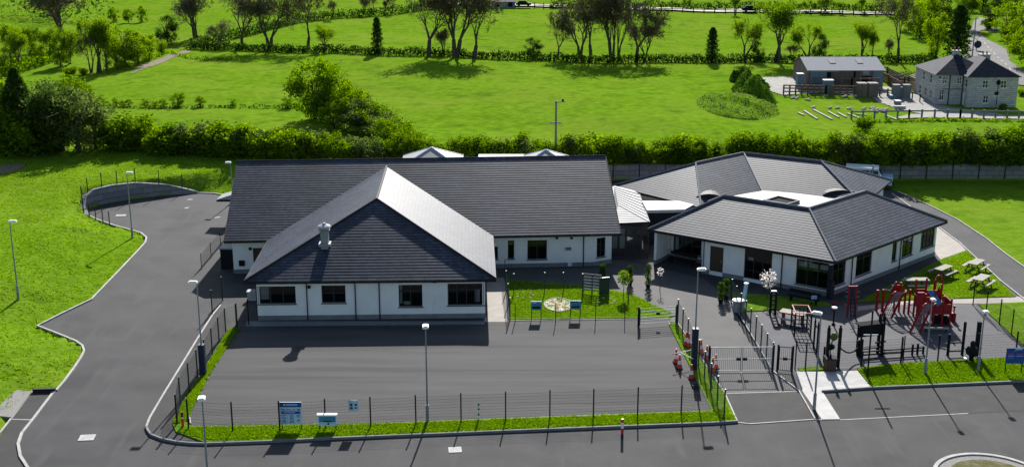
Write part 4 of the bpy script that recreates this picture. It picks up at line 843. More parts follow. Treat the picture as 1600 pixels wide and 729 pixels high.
# grass tufts near the site
def tufts(n, sampler, name, hgt_, parent=None):
    P = sampler(n); n = len(P); m = 5; Q = np.repeat(P, m, 0)+np.concatenate([rng.normal(size=(n*m, 2))*.10, np.zeros((n*m, 1))], 1)
    a = rng.random(n*m)*6.283; h = hgt_*(.5+rng.random(n*m)); w_ = .05*(.6+rng.random(n*m)); lean = rng.normal(size=(n*m, 2))*.5*h[:, None]
    d = np.stack([np.cos(a)*w_, np.sin(a)*w_, np.zeros(n*m)], 1); tip = Q+np.concatenate([lean, h[:, None]], 1)
    V = np.stack([Q-d, Q+d, tip], 1).reshape(-1, 3); o = npmesh(name, V, np.arange(3*n*m).reshape(-1, 3), L_GRASS); o['kind'] = 'stuff'; return o
def bank(n):
    x = rng.uniform(-85, -18, n); y = rng.uniform(74, 150, n); d, w_, ins = sdist(x, y); cl = np.sin(x*1.1+np.sin(y*.7))*np.sin(y*1.3+x*.3); k = (~ins) & (d > .25) & (cl*.5+rng.normal(size=n)*.8 > -.4); x, y = x[k], y[k]
    return np.stack([x, y, terr(x, y)-.01], 1)
tufts(70000, bank, 'bank_grass', .085)
def inpoly(pts, n, z):
    P = np.array(pts); lo = P.min(0); hi = P.max(0); x = rng.uniform(lo[0], hi[0], n); y = rng.uniform(lo[1], hi[1], n); r = np.zeros(n, bool)
    for i in range(len(P)):
        a = P[i]; b = P[(i+1) % len(P)]; r ^= ((a[1] > y) != (b[1] > y)) & (x < (b[0]-a[0])*(y-a[1])/(b[1]-a[1]+1e-12)+a[0])
    return np.stack([x[r], y[r], np.full(r.sum(), z)], 1)
tufts(20000, lambda n: inpoly(px((300,669),(620,663.5),(800,656.5),(1000,649),(1113,645),(1132,640),(1148,657),(1115,659.5),(1000,663.5),(800,671.5),(620,679),(420,687),(325,689),(280,675)), n, .115), 'verge_grass', .075)
tufts(9000, lambda n: inpoly(px((362,515),(371,514),(322,589),(309,616),(296,642),(290,658),(274,663),(286,635),(316,590)), n, .12), 'left_verge_grass', .075)
tufts(9000, lambda n: inpoly(px((1343,579),(1397,571),(1461.5,567),(1600,560),(1700,553),(1700,588),(1600,594),(1362,604)), n, .115), 'playground_verge_grass', .075)
tufts(7000, lambda n: inpoly(px((800,497),(1045,494),(1050,490),(985,461),(905,448),(793,440)), n, .095), 'sensory_lawn_grass', .06)
tufts(9000, lambda n: inpoly(px((1342,472),(1400,444),(1510,394),(1583,463),(1430,468)), n, .095), 'picnic_lawn_grass', .06)
# ---------------------------------------------------------------- fences and gates
def mesh_between(m, a, b, h, z0=.06, hs=.2, vs=.1, r1=.006, r2=.0035):
    a = Vector(a); b = Vector(b); L_ = (b.xy-a.xy).length; n = max(1, int(L_/vs)); za, zb = a.z, b.z
    k = 0
    while k*hs <= h-z0: z = z0+k*hs; m.tube((a.x, a.y, za+z), (b.x, b.y, zb+z), r1, n=3, cap=False); k += 1
    for i in range(1, n):
        p = a.lerp(b, i/n); m.tube((p.x, p.y, p.z+z0), (p.x, p.y, p.z+h-.02), r2, n=3, cap=False)
def fence(label, pts, h=2.0, mat='black', pw=.085, wires=True, gaps=(), name='mesh_fence', rail=None, mw=None, vs=.1):
    P = [Vector(q if len(q) == 3 else (*q, .08)) for q in pts]; t = thing(name, label, 'fence', P[0])
    for p in P:
        m = MB(); m.box((p.x, p.y, p.z+h/2-.05), (pw, pw, h+.12)); m.box((p.x, p.y, p.z+h+.03), (pw+.02, pw+.02, .03)); m.build('post', K[mat], t)
    m = MB()
    for i in range(len(P)-1):
        if i in gaps: continue
        if wires: mesh_between(m, P[i], P[i+1], h-.04, vs=vs)
        if rail:
            for z in rail: m.beam(P[i]+Vector((0,0,z)), P[i+1]+Vector((0,0,z)), .05, .05)
    if m.v: m.build('mesh_panel' if wires else 'rail', K[mw or mat], t)
    return t
Z_ = lambda q, z=.1: (*G(*q), z)
def lerp_pts(a, b, n): a = Vector(a); b = Vector(b); return [tuple(a.lerp(b, i/(n-1))) for i in range(n)]
fence('long green wire mesh fence on the grass verge along the front road', [Z_(q) for q in ((277,664),(295,671),(364,676),(437.5,674.5),(509,671),(579.5,668),(650,664.5),(720.5,661.5),(790,659),(859,656.5),(927,654.5),(996,651.5),(1064,648.5),(1131,656))], 2.0, 'black', .085, mw='green')
fence('green mesh fence running up the left side of the asphalt yard', [Z_(q) for q in ((277,663),(282.5,635),(296,612),(309,590),(321,573),(332,554),(342.5,536),(353,521),(370,514))], 2.0, 'green', .085)
fence('green mesh fence between the asphalt yard and the entrance road', lerp_pts(Z_((1131,655)), Z_((1058.5,507)), 9), 2.0, 'green', .085)
fence('dark mesh fence along the right side of the entrance road', lerp_pts(Z_((1142.5,474)), Z_((1206,578)), 9), 2.0, 'green', .085)
fence('low mesh fence in the shade at the left end of the school hall', [Z_(q) for q in ((315,421),(330,403),(345,385),(356,371))], 1.4, 'black', .05)
fence('short mesh fence panel beside the left kerb, next to the hall corner', [Z_(q) for q in ((332,492),(348,470))], 2.0, 'green', .085)
fence('mesh fence joining the left side fence to the front wing corner', [Z_(q) for q in ((371,513),(389,507))], 2.0, 'black', .08)
fence('thin post and wire fence along the front of the sensory garden', [Z_(q, .05) for q in ((805,503),(868,505),(930.5,502.5),(976,501.5),(996.5,511))], 1.6, 'black', .06, vs=.25)
fence('green post fence along the path side of the sensory garden', [Z_(q, .08) for q in ((797,500),(794,477),(791,456),(789,438))], 1.8, 'green', .07)
fence('mesh fence behind the sensory garden in the shade of the hall', [Z_(q, .08) for q in ((789,436),(803,459),(851,457),(880,457),(910,459))], 1.7, 'green', .07, gaps=(0,))
fence('dark mesh fence along the front of the playground', [Z_(q) for q in ((1258,578),(1290,575),(1345,573),(1406.7,569),(1464.7,566),(1526,563),(1586,560),(1660,557))], 2.0, 'black', .085)
fence('dark mesh fence between the playground and the side lawn', [Z_(q) for q in ((1520,477),(1540,493),(1561,507),(1580,523.5),(1600,541),(1622,556))], 2.0, 'black', .07)
# curved wall fence
fpts = []
for q in ((174.5,353),(164,349),(153,345),(143,340),(134,334)): p = hit(q[0]-3, q[1]); fpts.append(p)
for i in (2, 6, 10, 14, 17, 20, 23, 26): 
    p = fine[i]; q = (Vector(p)); nrm = Vector((fine[min(i+1, len(fine)-1)]-fine[i-1])); nrm = Vector((-nrm.y, nrm.x)).normalized(); q = q+nrm*.35; fpts.append((q.x, q.y, max(wtop(p)+.02, .1)))
fence('dark post and wire fence round the curved retaining wall', fpts, 1.5, 'black', .08, vs=.3)
# entrance gates
def bargate(name, label, a, b, h, mat, leaf_n=1, bars=.13):
    a = Vector(a); b = Vector(b); t = thing(name, label, 'gate', a); u = (b-a); L_ = u.length; u.normalize()
    for p in ([a, b]): m = MB(); m.box((p.x, p.y, p.z+h/2+.05), (.12, .12, h+.15)); m.build('post', K['black'], t)
    for k in range(leaf_n):
        p = a+u*(L_*k/leaf_n+.10); q = a+u*(L_*(k+1)/leaf_n-.10 if k == leaf_n-1 else L_*(k+1)/leaf_n-.03); m = MB()
        for z in ((.12, h*.52, h-.02) if bars < 1 else [h*k_/6 for k_ in range(1, 7)]): m.beam(p+Vector((0,0,z)), q+Vector((0,0,z)), *((.05, .05) if bars < 1 else (.03, .035)))
        n = max(1, int((q-p).length/bars))
        for i in range(n+1): c = p.lerp(q, i/n); r_ = .03 if i in (0, n) else .012; m.tube(c+Vector((0,0,.12)), c+Vector((0,0,h)), r_, n=5)
        lf = m.build('gate_leaf', K[mat], t); m = MB(); c = p.lerp(q, .5 if leaf_n == 1 else (.92 if k == 0 else .08)); m.box((c.x, c.y, c.z+1.0), (.3, .14, .2)); m.build('latch', K['black'], lf)
    return t
bargate('entrance_gate', 'wide double leaf galvanised bar gate across the entrance road', Z_((1107,582), .04), Z_((1207,581), .04), 1.9, 'galv', 2)
bargate('pedestrian_gate', 'single dark bar gate on the pale footpath right of the double gate', Z_((1214,581), .08), Z_((1237,583), .08), 1.9, 'black', 1)
bargate('garden_gate', 'low white barred gate at the right end of the sensory garden fence', Z_((998,511), .04), Z_((1057,506.5), .04), 1.5, 'galv', 1, 6)
p = fence('open mesh gate leaf standing beside the pedestrian gate', [Z_((1242,577)), Z_((1258,580))], 2.1, 'black', .08)
t = thing('slatted_panel', 'dark panel of horizontal slats at the right back corner of the sensory garden', 'screen', Z_((910,459), 0)); a = Vector(Z_((911,459), .1)); b = Vector(Z_((939,462), .1))
for k in range(6): MB().beam(a+Vector((0,0,.35+k*.27)), b+Vector((0,0,.35+k*.27)), .05, .13).build('slat', K['plinth'], t)
for k in (0, .5, 1): q = a.lerp(b, k); MB().box((q.x, q.y+.06, .9), (.1, .1, 1.8)).build('post', K['black'], t)
m = MB(); c = Vector(Z_((944,462), 0)); m.box((c.x, c.y, .9), (.9, .12, 1.5), .3); m.build('end_board', K['green'], t)
# ---------------------------------------------------------------- lamps
def lamp(label, P, h, rz=0.0, r=.07, sleeve=0, head=(.62, .27), z=None):
    t = thing('lamp_post', label, 'street lamp', P); x, y, z0 = P
    m = MB(); m.tube((x, y, z0), (x, y, z0+h), r, r*.6, 8); m.build('pole', K['galv'], t)
    m = MB(); m.tube((x, y, z0), (x, y, z0+1.15), r*1.6, r*1.5, 8); m.build('base_sleeve', K['galv'], t)
    if sleeve: m = MB(); m.box((x, y, z0+sleeve/2), (.42, .42, sleeve)); m.build('post_guard', K['navy'], t)
    c, s_ = math.cos(rz), math.sin(rz); hd = head[0]*.4; m = MB(); m.beam((x, y, z0+h), (x+c*hd*.5, y+s_*hd*.5, z0+h+.06), .06, .06)
    m.box((x+c*hd, y+s_*hd, z0+h+.10), (head[0], head[1], .13), rz); m.box((x+c*hd, y+s_*hd, z0+h+.19), (head[0]*.8, head[1]*.7, .05), rz); m.box((x+c*hd, y+s_*hd, z0+h+.025), (head[0]*.6, head[1]*.7, .03), rz); m.build('lamp_head', K['white'], t)
def lamp_px(label, x, yb, yt, rz=0.0, z=None, **k):
    P = hit(x, yb); P = (P[0], P[1], P[2] if z is None else z); lamp(label, P, up(x, yt, P)-P[2]-.1, rz, **k)
lamp_px('slim grey lamp post on the front verge in the middle of the mesh fence', 668, 660, 508, -1.5, head=(.55,.38), z=.1)
lamp_px('tall grey lamp post standing on the left lawn bank', 29, 467, 346, .1); lamp_px('grey lamp post on the grass point beside the turning circle', 207, 372, 270, .1)
lamp_px('lamp post on the pale entrance paving right of the gates', 1272, 640, 490, 2.6, z=.075); lamp_px('lamp post with a navy wrapped base on the left yard fence', 318, 587, 441, 3.1, sleeve=2.3, z=.1)
lamp_px('lamp post with a navy wrapped base beside the entrance road', 1084, 578, 421, .1, sleeve=3.1, z=.1); lamp_px('lamp post at the bottom left in front of the kerb by the front road', 327, 775, 620, -1.4, head=(.5,.4), z=.03)
lamp_px('lamp post rising behind the left end of the school hall', 364, 316, 254, 3.1, z=.03); lamp_px('slim dark lamp post in front of the red play tower', 1445, 585, 467, -1.5, r=.065, z=.12, head=(.4,.3)); lamp_px('slim lamp post with a round top near the blue sign', 1528, 582, 486, -1.5, r=.065, z=.12, head=(.4,.36))
q = Z_((1355,590), .12); t = thing('sign_pole', 'thin pole with a short pale crossbar on the playground verge', 'pole', q); MB().tube(q, (q[0], q[1], q[2]+4.9), .06, n=6).build('pole', K['black'], t); MB().beam((q[0]-.5, q[1], q[2]+3.1), (q[0]+.5, q[1], q[2]+3.1), .08, .08).build('crossbar', K['galv'], t)
P = hit(868, 252); hP = up(868, 158, P)-P[2]
t = thing('utility_pole', 'tall wooden utility pole with crossarms behind the school hall', 'utility pole', P); MB().tube(P, (P[0], P[1], P[2]+hP), .16, .11, 8).build('pole', K['plinth'], t)
MB().beam((P[0]-.2, P[1], P[2]+hP-.15), (P[0]+1.1, P[1], P[2]+hP-.05), .12, .12).build('crossarm', K['plinth'], t); MB().beam((P[0]-.8, P[1], P[2]+hP-2.6), (P[0]+.7, P[1], P[2]+hP-2.6), .12, .14).build('crossarm', K['plinth'], t)
m = MB(); m.lathe((P[0]+.8, P[1], P[2]+hP-.05), [(.08,0),(.16,.1),(.10,.3)], 8); m.build('insulator', K['black'], t)
# ---------------------------------------------------------------- signs, posts, cones
def board(label, x0, x1, y0, y1, yb, cat='sign', bg='signpale', parts=(), legs=2, name='sign_board', yaw=0.0, frame=None, z=.12, thick=.05):
    P = (*G((x0+x1)/2, yb), z); L_ = aty(x0, (y0+y1)/2, P[1]); R_ = aty(x1, (y0+y1)/2, P[1]); zt = up((x0+x1)/2, y0, P); zb = up((x0+x1)/2, y1, P); w_ = R_.x-L_.x; xc = (L_.x+R_.x)/2
    t = thing(name, label, cat, P); pn = MB().box((xc, P[1], (zt+zb)/2), (w_, thick, zt-zb)).build('panel', K[bg], t)
    for k, (u0, u1, v0, v1, mt, nm) in enumerate(parts):
        m = MB(); m.box((L_.x+w_*(u0+u1)/2, P[1]-thick/2-.004, zt-(zt-zb)*(v0+v1)/2), ((u1-u0)*w_, .010+.002*k, (v1-v0)*(zt-zb))); m.build(nm, K[mt], pn)
    for s in ((.06, .94) if legs == 2 else ((.5,) if legs == 1 else ())):
        MB().tube((L_.x+w_*s, P[1]+.06, z-.05), (L_.x+w_*s, P[1]+.06, zt if frame else zb+.3), .035, n=6).build('leg', K['black'], t)
    if frame: MB().box((xc, P[1], zt+.05), (w_+.1, .3, .08)).build('cap', K[frame], t)
    return t
rows = lambda u0, u1, vs, mt='signblue', h=.022: tuple((u0, u1, v, v+h, mt, 'text_line') for v in vs)
board('large pale blue school information board with a dark blue header by the front fence', 437.5, 471.5, 627.5, 661.5, 673.5, parts=((0,1,0,.22,'signblue','header'),(.18,.24,.07,.15,'white','crest'),(.28,.82,.085,.135,'signpale','text_line'),(.09,.22,.31,.37,'teal','emblem'),(.30,.56,.32,.36,'galv','text_line'),(.62,.70,.31,.37,'teal','emblem'),(.80,.93,.31,.37,'brown','emblem'),(.08,.93,.41,.53,'signblue','banner'),(.18,.70,.45,.48,'signpale','text_line'))+rows(.14,.24,(.60,.69,.78,.86,.92))+rows(.44,.62,(.59,.65,.71,.78,.86,.92))+rows(.76,.90,(.59,.65))+((.80,.86,.80,.86,'black','emblem'),))
board('low lectern sign with a white top and dark legs on the front verge', 497, 526, 648, 664, 674, parts=((.06,.94,.12,.66,'teal','picture'),(.10,.35,.2,.3,'galv','text_line'),(.3,.75,.52,.62,'black','text_line'),(.5,.6,.72,.9,'black','emblem')), frame='white', name='lectern_sign')
q = G(552, 669); t_ = board('small pale notice with four dark symbols hung on the front fence', 544.5, 560, 625, 642, 669, parts=((.15,.40,.30,.48,'black','symbol'),(.60,.86,.30,.46,'navy','symbol'),(.15,.42,.60,.76,'brown','symbol'),(.60,.86,.60,.72,'navy','symbol'),(.05,.12,.04,.1,'black','fixing'),(.85,.92,.04,.1,'black','fixing')), legs=0, thick=.02, name='fence_notice')
board('teal garden panel on two legs left of the round mosaic', 829.7, 846.5, 470.3, 484, 499, bg='teal', parts=((.1,.5,.08,.2,'signpale','text_line'),(.12,.88,.58,.82,'black','picture')), name='garden_sign')
board('teal garden panel on two legs right of the round mosaic', 890.6, 908, 469.3, 482.5, 497, bg='teal', parts=((.1,.7,.1,.18,'black','text_line'),(.15,.85,.62,.85,'navy','picture')), name='garden_sign')
board('blue playground sign with white heading at the right edge of the verge', 1572, 1601, 543, 567, 584.5, bg='signblue', parts=((.45,.85,.04,.12,'signpale','text_line'),(.36,.54,.18,.22,'galv','text_line'),(.08,.40,.36,.42,'conered','text_line'),(.56,.92,.36,.42,'conered','text_line'),(.1,.45,.5,.53,'signpale','text_line'),(.55,.92,.5,.53,'signpale','text_line'),(.1,.4,.62,.65,'galv','text_line')))
board('small pale blue notice on posts in the shade by the classroom corner', 1268, 1276, 461.5, 470, 477, parts=((.2,.8,.2,.3,'signblue','text_line'),(.2,.8,.55,.62,'signblue','text_line')), name='small_notice')
def banded(name, label, cat, q, h, r, bands, z):
    P = Z_(q, z); t = thing(name, label, cat, P)
    for (a, b, mt) in bands: MB().tube((P[0], P[1], z+h*a), (P[0], P[1], z+h*b), r, n=10).build('band', K[mt], t)
banded('marker_post', 'red and white banded marker post on the front kerb by the road', 'marker post', (972,683), 1.25, .09, ((0,.22,'navy'),(.22,.5,'conered'),(.5,.82,'white'),(.82,1,'conered')), .03)
banded('marker_post', 'dark red marker post at the left corner of the front fence', 'marker post', (286,668), 1.0, .08, ((0,.55,'conered'),(.55,.65,'white'),(.65,1,'red')), .12)
banded('marker_post', 'white marker post with dark bands on the front verge', 'marker post', (748,658), 1.15, .06, ((0,.3,'white'),(.3,.4,'black'),(.4,.62,'white'),(.62,.72,'black'),(.72,.9,'white'),(.9,1,'black')), .12)
def cone(label, q, z=.04, h=.95, rz=0):
    P = Z_(q, z); t = thing('traffic_cone', label, 'traffic cone', P, 'traffic cones by the entrance road'); x, y, _ = P
    m = MB(); m.box((x, y, z+.025), (.46, .46, .05), rz); m.build('base', K['matte'], t); b = .2; f = lambda k: b+(.045-b)*k
    for k0, k1, mt, nm in ((0,.32,'conered','cone_body'),(.32,.62,'white','reflective_band'),(.62,1,'conered','cone_tip')): MB().tube((x, y, z+.05+h*k0), (x, y, z+.05+h*k1), f(k0), f(k1), 12).build(nm, K[mt], t)
    MB().tube((x, y, z+.05+h), (x, y, z+.13+h), .05, n=8).build('top_clip', K['conered'], t)
CN = [(1056,567,'cone standing farthest back in the yard beside the fence'),(1061.5,576,'cone second in the yard, with a bar across its top'),(1080,592,'cone nearest the front of the yard'),(1076,543,'cone half hidden behind the navy lamp base'),(1072,541,'cone on the grass strip just left of the navy lamp base'),(1095,553,'cone beyond the fence at the entrance road edge'),(1104,563,'cone leaning on the fence beside the double gate'),(1113,582,'cone at the left post of the double gate'),(1118,577,'cone tucked just inside the double gate')]
for x, y, l in CN: cone('red and white '+l, (x, y), .04 if x < 1062 or x == 1080 else .1)
for a, b, za, l in (((1050,563),(1084,556),1.0,'white barrier bar resting on the rear yard cone'),((1061,560),(1082,571),1.0,'white barrier bar between the yard cones and the lamp base')):
    A_ = Vector(Z_((a[0], a[1]+10), 1.02)); B_ = Vector(Z_((b[0], b[1]+10), 1.02)); t = thing('barrier_bar', l, 'barrier bar', A_); MB().tube(A_, B_, .03, n=6).build('bar', K['white'], t); MB().tube(A_, A_.lerp(B_, .08), .04, n=6).build('end_clip', K['conered'], t)
q = Z_((1087,606), .04); t = thing('fallen_sign', 'small dark board lying on the yard beside the front cone', 'board', q); MB().box((q[0], q[1], .14), (.4, .55, .18), .2).build('board', K['green'], t); MB().box((q[0], q[1], .25), (.34, .5, .02), .2).build('face', K['black'], t)
# mosaic and garden pieces
c = Z_((872.5,477.5), .10); ex = (aty(895, 477.5, c[1]).x-aty(850, 477.5, c[1]).x)/2; ey = (G(872,467.5)[1]-G(872,489)[1])/2
t = thing('mosaic_circle', 'round pink and brown stone mosaic set in the sensory garden lawn', 'mosaic', c)
el = lambda r, n=40: [(c[0]+ex*r*math.cos(2*math.pi*k/n), c[1]+ey*r*math.sin(2*math.pi*k/n)) for k in range(n)]
K['pinkstone'] = M('pink_stone', (.42,.34,.28), scale=3, base2=(.55,.47,.40)); K['rust'] = M('rust_stone', (.20,.07,.045), scale=4, base2=(.28,.12,.08)); K['moss'] = M('moss_stone', (.10,.13,.03), scale=4)
MB().prism(el(1), .05, .125).build('disc', K['pinkstone'], t); MB().strip([*el(.97), el(.97)[0]], .10, .1, .16).build('rim', K['apron'], t)
for k in range(6):
    a = k*1.05+.3; m = MB(); pts = [(c[0]+ex*(rr)*math.cos(a+da), c[1]+ey*(rr)*math.sin(a+da)) for rr, da in ((.30,-.15),(.72,-.30),(.86,.02),(.70,.28),(.30,.2))]; m.prism(pts, .1, .129); m.build('petal', K['rust'] if k % 3 else K['moss'], t)
MB().prism(el(.2, 16), .1, .131).build('centre', K['rust'], t)
for x, y, l in ((820,463,'small pale ring of stones on the left of the sensory lawn'),(947,472,'little white stones beside the right garden panel')):
    q = Z_((x, y), .10); t = thing('stone_ring', l, 'stones', q); m = MB()
    for k in range(7): a = k*.9; MB().lathe((q[0]+.7*math.cos(a), q[1]+.8*math.sin(a), .08), [(.10,0),(.12,.05),(.04,.10)], 7).build('stone', K['pinkstone'], t)
def sapling(label, q, h, cr, lm, z=.08, stake=True, n=420, blos=None, kind='sapling'):
    P = Z_(q, z); t = thing(kind, label, 'young tree', P); MB().tube(P, (P[0]+.03, P[1], z+h*.9), .035, .02, 6).build('trunk', K['bark'], t); r_ = np.random.default_rng(int(q[0]))
    C = r_.normal(size=(n, 3)); C /= np.linalg.norm(C, axis=1, keepdims=True)+1e-9; C *= (r_.random((n, 1))**.4)*np.array([[cr, cr, cr*1.25]]); C[:, 2] += h-cr; V, F = leaves(C, .16, r_); npmesh('crown', V, F, lm, t)
    if stake: MB().box((P[0]+.42, P[1]+.05, z+.6), (.12, .12, 1.3)).build('stake', K['timber'], t)
sapling('staked young tree with a bright green ball crown beside the forecourt', (974,466), 2.3, .55, L_SPRING); sapling('white blossoming sapling in front of the classroom windows', (1199,468), 2.5, .75, L_BLOSSOM, stake=False, n=260); sapling('thin sapling with white buds on the forecourt', (1031,454), 2.0, .35, L_BLOSSOM, .04, False, 40)
for x, yb, yt, l in ((984,446,414,'dark clipped column shrub nearest the young tree on the forecourt'),(1012.5,450,412,'tallest dark clipped column shrub in the middle of the forecourt'),(941,440,412,'dark column shrub behind the slatted garden panel'),(1126,474,440,'dark column shrub at the start of the entrance road fence'),(1134,468,434,'slender dark column shrub behind the fence end')):
    P = Z_((x, yb), .04); h = up(x, yt, P)-.04; t = thing('column_shrub', l, 'potted shrub', P); m = MB(); m.lathe(P, [(.16,0),(.24,.32),(.25,.36),(.2,.36)], 10); m.build('pot', K['black'], t); r_ = np.random.default_rng(int(x)); n = 700
    tt = r_.random(n); a = r_.random(n)*6.283; rr = (.20+.14*np.sin(tt*9+x)**2)*np.sqrt(r_.random(n)); V, F = leaves(np.stack([rr*np.cos(a), rr*np.sin(a), .35+(h-.4)*tt], 1), .12, r_); npmesh('crown', V, F, L_DARK, t); MB().tube((P[0], P[1], .3), (P[0], P[1], h*.8), .03, n=5).build('stem', K['bark'], t)
# ---------------------------------------------------------------- picnic tables
def picnic():
    t = thing('picnic_table', 'picnic', 'picnic table'); MB().box((0,0,.74), (1.8,.78,.06)).build('tabletop', K['picnic'], t)
    for s in (-1, 1): MB().box((0, s*.72, .45), (1.8,.28,.05)).build('seat', K['picnic'], t)
    for s in (-.6, .6):
        m = MB(); m.beam((s,-.62,0), (s,-.25,.72), .08, .09); m.beam((s,.62,0), (s,.25,.72), .08, .09); m.beam((s,-.85,.41), (s,.85,.41), .06, .08); m.build('trestle', K['timber'], t)
    return t
pt = picnic(); first = True
for x, y, rz, l in ((1472,433,.75,'picnic table closest to the classroom wall on the lawn'),(1524,424,.85,'picnic table furthest up the lawn beside the service road'),(1532,449,.85,'picnic table lowest on the lawn near the path corner'),(1431,452,.02,'picnic table set square just behind the red play tower')):
    if first: o = place(pt, Z_((x, y), .1), rz, 1.12); first = False
    else: o = dup(pt, Z_((x, y), .1), rz, 1.12)
    o['label'] = 'pale timber '+l; o['group'] = 'picnic tables on the side lawn'
# ---------------------------------------------------------------- playground
def rod(m, pts, r=.05, n=6): m.path([Vector(q) for q in pts], r, n)
def at_ground(x, y): return Vector(Z_((x, y), .04))
# red arched net ramp frame
b = at_ground(1392, 497); t = thing('net_climber', 'red climbing frame with an arched net ramp left of the play tower', 'climbing frame', b)
def ramp(t, b, w_, h, run, dirx, net='net'):
    pr = [(1-math.cos(k/8*math.pi/2)) for k in range(9)]; prof = [(run*(k/8), h*math.sin((k/8)**1.0*math.pi/2)**1.15) for k in range(9)]
    for s in (0, 1):
        m = MB(); pts = [(b.x+dirx*x+(s-.5)*w_, b.y+x*.35, b.z+.05+z) for x, z in prof]
        for p, q in zip(pts, pts[1:]): m.beam(p, q, .08, .17)
        m.build('side_rail', K['red'], t)
    m = MB()
    for x, z in prof[:-1]:
        m.tube((b.x+dirx*x-.5*w_, b.y+x*.35, b.z+.05+z), (b.x+dirx*x+.5*w_, b.y+x*.35, b.z+.05+z), .025, n=5)
    for k in range(1, 5): m.path([Vector((b.x+dirx*x+(k/5-.5)*w_, b.y+x*.35, b.z+.05+z)) for x, z in prof], .022, 4)
    m.build(net, K['galv'], t)
b1 = at_ground(1384, 499); ramp(t, b1, .85, 2.1, 1.2, 1)
for x, y, h in ((1396,486,2.5),(1404,487,2.5),(1412,490,2.0),(1419,491,2.1)): p = at_ground(x, y); m = MB(); m.box((p.x, p.y, .04+h/2), (.14,.14,h)); m.build('post', K['red'], t)
m = MB(); a = at_ground(1412, 490); c = at_ground(1419, 491)
for z in (.5, .9, 1.3, 1.7): m.tube(a+Vector((0,0,z)), c+Vector((0,0,z)), .03, n=6)
m.build('rung', K['galv'], t)
m = MB(); p = at_ground(1396, 486); q = at_ground(1404, 487); m.box(((p.x+q.x)/2, p.y+.2, 1.6), (.9, .06, 1.2)); m.build('panel', K['red'], t)
m = MB(); rod(m, [p+Vector((0,0,2.5)), at_ground(1388, 486)+Vector((0,0,1.75)), at_ground(1378, 487)+Vector((0,0,1.9))]); m.build('rope', K['galv'], t)
for x, y, h in ((1378,487,1.9),(1369,486,1.8)): p = at_ground(x, y); MB().box((p.x, p.y, .04+h/2), (.18,.18,h)).build('post', K['red'], t)
m = MB(); rod(m, [at_ground(1419,491)+Vector((0,0,.75)), at_ground(1436,488)+Vector((0,0,.8))], .04); rod(m, [at_ground(1419,491)+Vector((0,0,.35)), at_ground(1428,495)+Vector((0,0,.12)), at_ground(1436,488)+Vector((0,0,.3))], .04); m.build('balance_bar', K['red'], t)
# red play tower with blue roof
b = at_ground(1462, 508); t = thing('play_tower', 'dark red play tower with a bright blue sloping roof panel', 'play tower', b)
X0 = at_ground(1440, 508).x; X1 = at_ground(1481, 508).x; Y0 = at_ground(1460, 510).y; Y1 = Y0+2.4; W_ = X1-X0
for fx, fy, h in ((0,0,2.7),(.36,0,3.0),(.70,0,2.5),(1,0,2.3),(0,1,3.1),(.4,1,3.2),(.75,1,3.1),(1,1,2.7)): MB().box((X0+W_*fx, Y0+(Y1-Y0)*fy, .04+h/2), (.13,.13,h)).build('post', K['red'], t)
MB().box((X0+W_*.5, (Y0+Y1)/2, 1.05), (W_, Y1-Y0, .08)).build('deck', K['timber'], t)
for u0, u1, z0, z1, yy in ((.02,.35,1.1,2.5,0),(.37,.69,1.1,2.1,0),(.71,.98,1.1,1.9,0),(.05,.4,1.1,2.3,1),(.42,.98,1.1,2.2,1)): MB().box((X0+W_*(u0+u1)/2, Y0+(Y1-Y0)*yy-.09+yy*.18, (z0+z1)/2), (W_*(u1-u0), .05, z1-z0)).build('panel', K['red'], t)
for s in (0, 1): MB().box((X0+W_*s+(.1 if s else -.1), (Y0+Y1)/2, 1.55), (.05, Y1-Y0-.2, .9)).build('side_panel', K['red'], t)
m = MB(); qs = [aty(1450, 456, Y0+.2), aty(1460, 454.5, Y0+.2), aty(1471, 474, Y0-.5), aty(1464, 478.5, Y0-.5)]; n_ = Vector((0, .06, .05)); m.add([*qs, *[q+n_ for q in qs]], [(3,2,1,0),(4,5,6,7),(0,1,5,4),(1,2,6,5),(2,3,7,6),(3,0,4,7)]); m.build('roof_panel', K['blue'], t)
m = MB(); a0 = Vector((X0+W_*.72, Y1-.3, 2.4)); 
for q in (1,): m.add([(X0+W_*.66, Y0+.3+q*1.6, 1.9), (X0+W_*.98, Y0+.3+q*1.6, 1.9), (X0+W_*.82, Y0+.3+q*1.6, 2.75), (X0+W_*.66, Y0+.36+q*1.6, 1.9), (X0+W_*.98, Y0+.36+q*1.6, 1.9), (X0+W_*.82, Y0+.36+q*1.6, 2.75)], [(0,1,2),(5,4,3),(0,3,4,1),(1,4,5,2),(2,5,3,0)])
m.build('gable_panel', K['red'], t)
m = MB(); arc = [Vector((X0+W_*(.88+.16*math.cos(k/10*math.pi)), Y1+.1, 2.2+1.25*math.sin(k/10*math.pi)**.6)) for k in range(11)]
for p, q in zip(arc, arc[1:]): m.beam(p, q, .08, .10)
m.build('arch', K['red'], t)
b2 = at_ground(1429, 521); ramp(t, b2, .75, 2.2, 1.25, 1)
p = at_ground(1436, 512); MB().box((p.x, p.y+.3, 1.45), (.5, .16, 2.8)).build('side_board', K['red'], t)
a = at_ground(1442, 518); c = at_ground(1482, 519.5); MB().beam(a+Vector((0,0,.32)), c+Vector((0,0,.32)), .35, .06).build('step_board', K['picnic'], t)
m = MB()
for f in (.1, .9): q = a.lerp(c, f); m.tube(q, q+Vector((0,0,.3)), .05, n=6)
m.build('step_leg', K['black'], t)
for k, (x, y) in enumerate(((1461,504),(1470,503),(1478,505))): q = at_ground(x, y); m = MB(); m.lathe(q, [(.28,0),(.34,.15),(.34,.5),(.12,.6)], 10); m.build('tunnel_drum', K['black'], t)
q = at_ground(1489, 502); MB().lathe(q, [(.2,0),(.2,.7),(.06,.72),(.06,1.15),(.12,1.16),(.12,1.3)], 10).build('bell_post', K['red'], t)
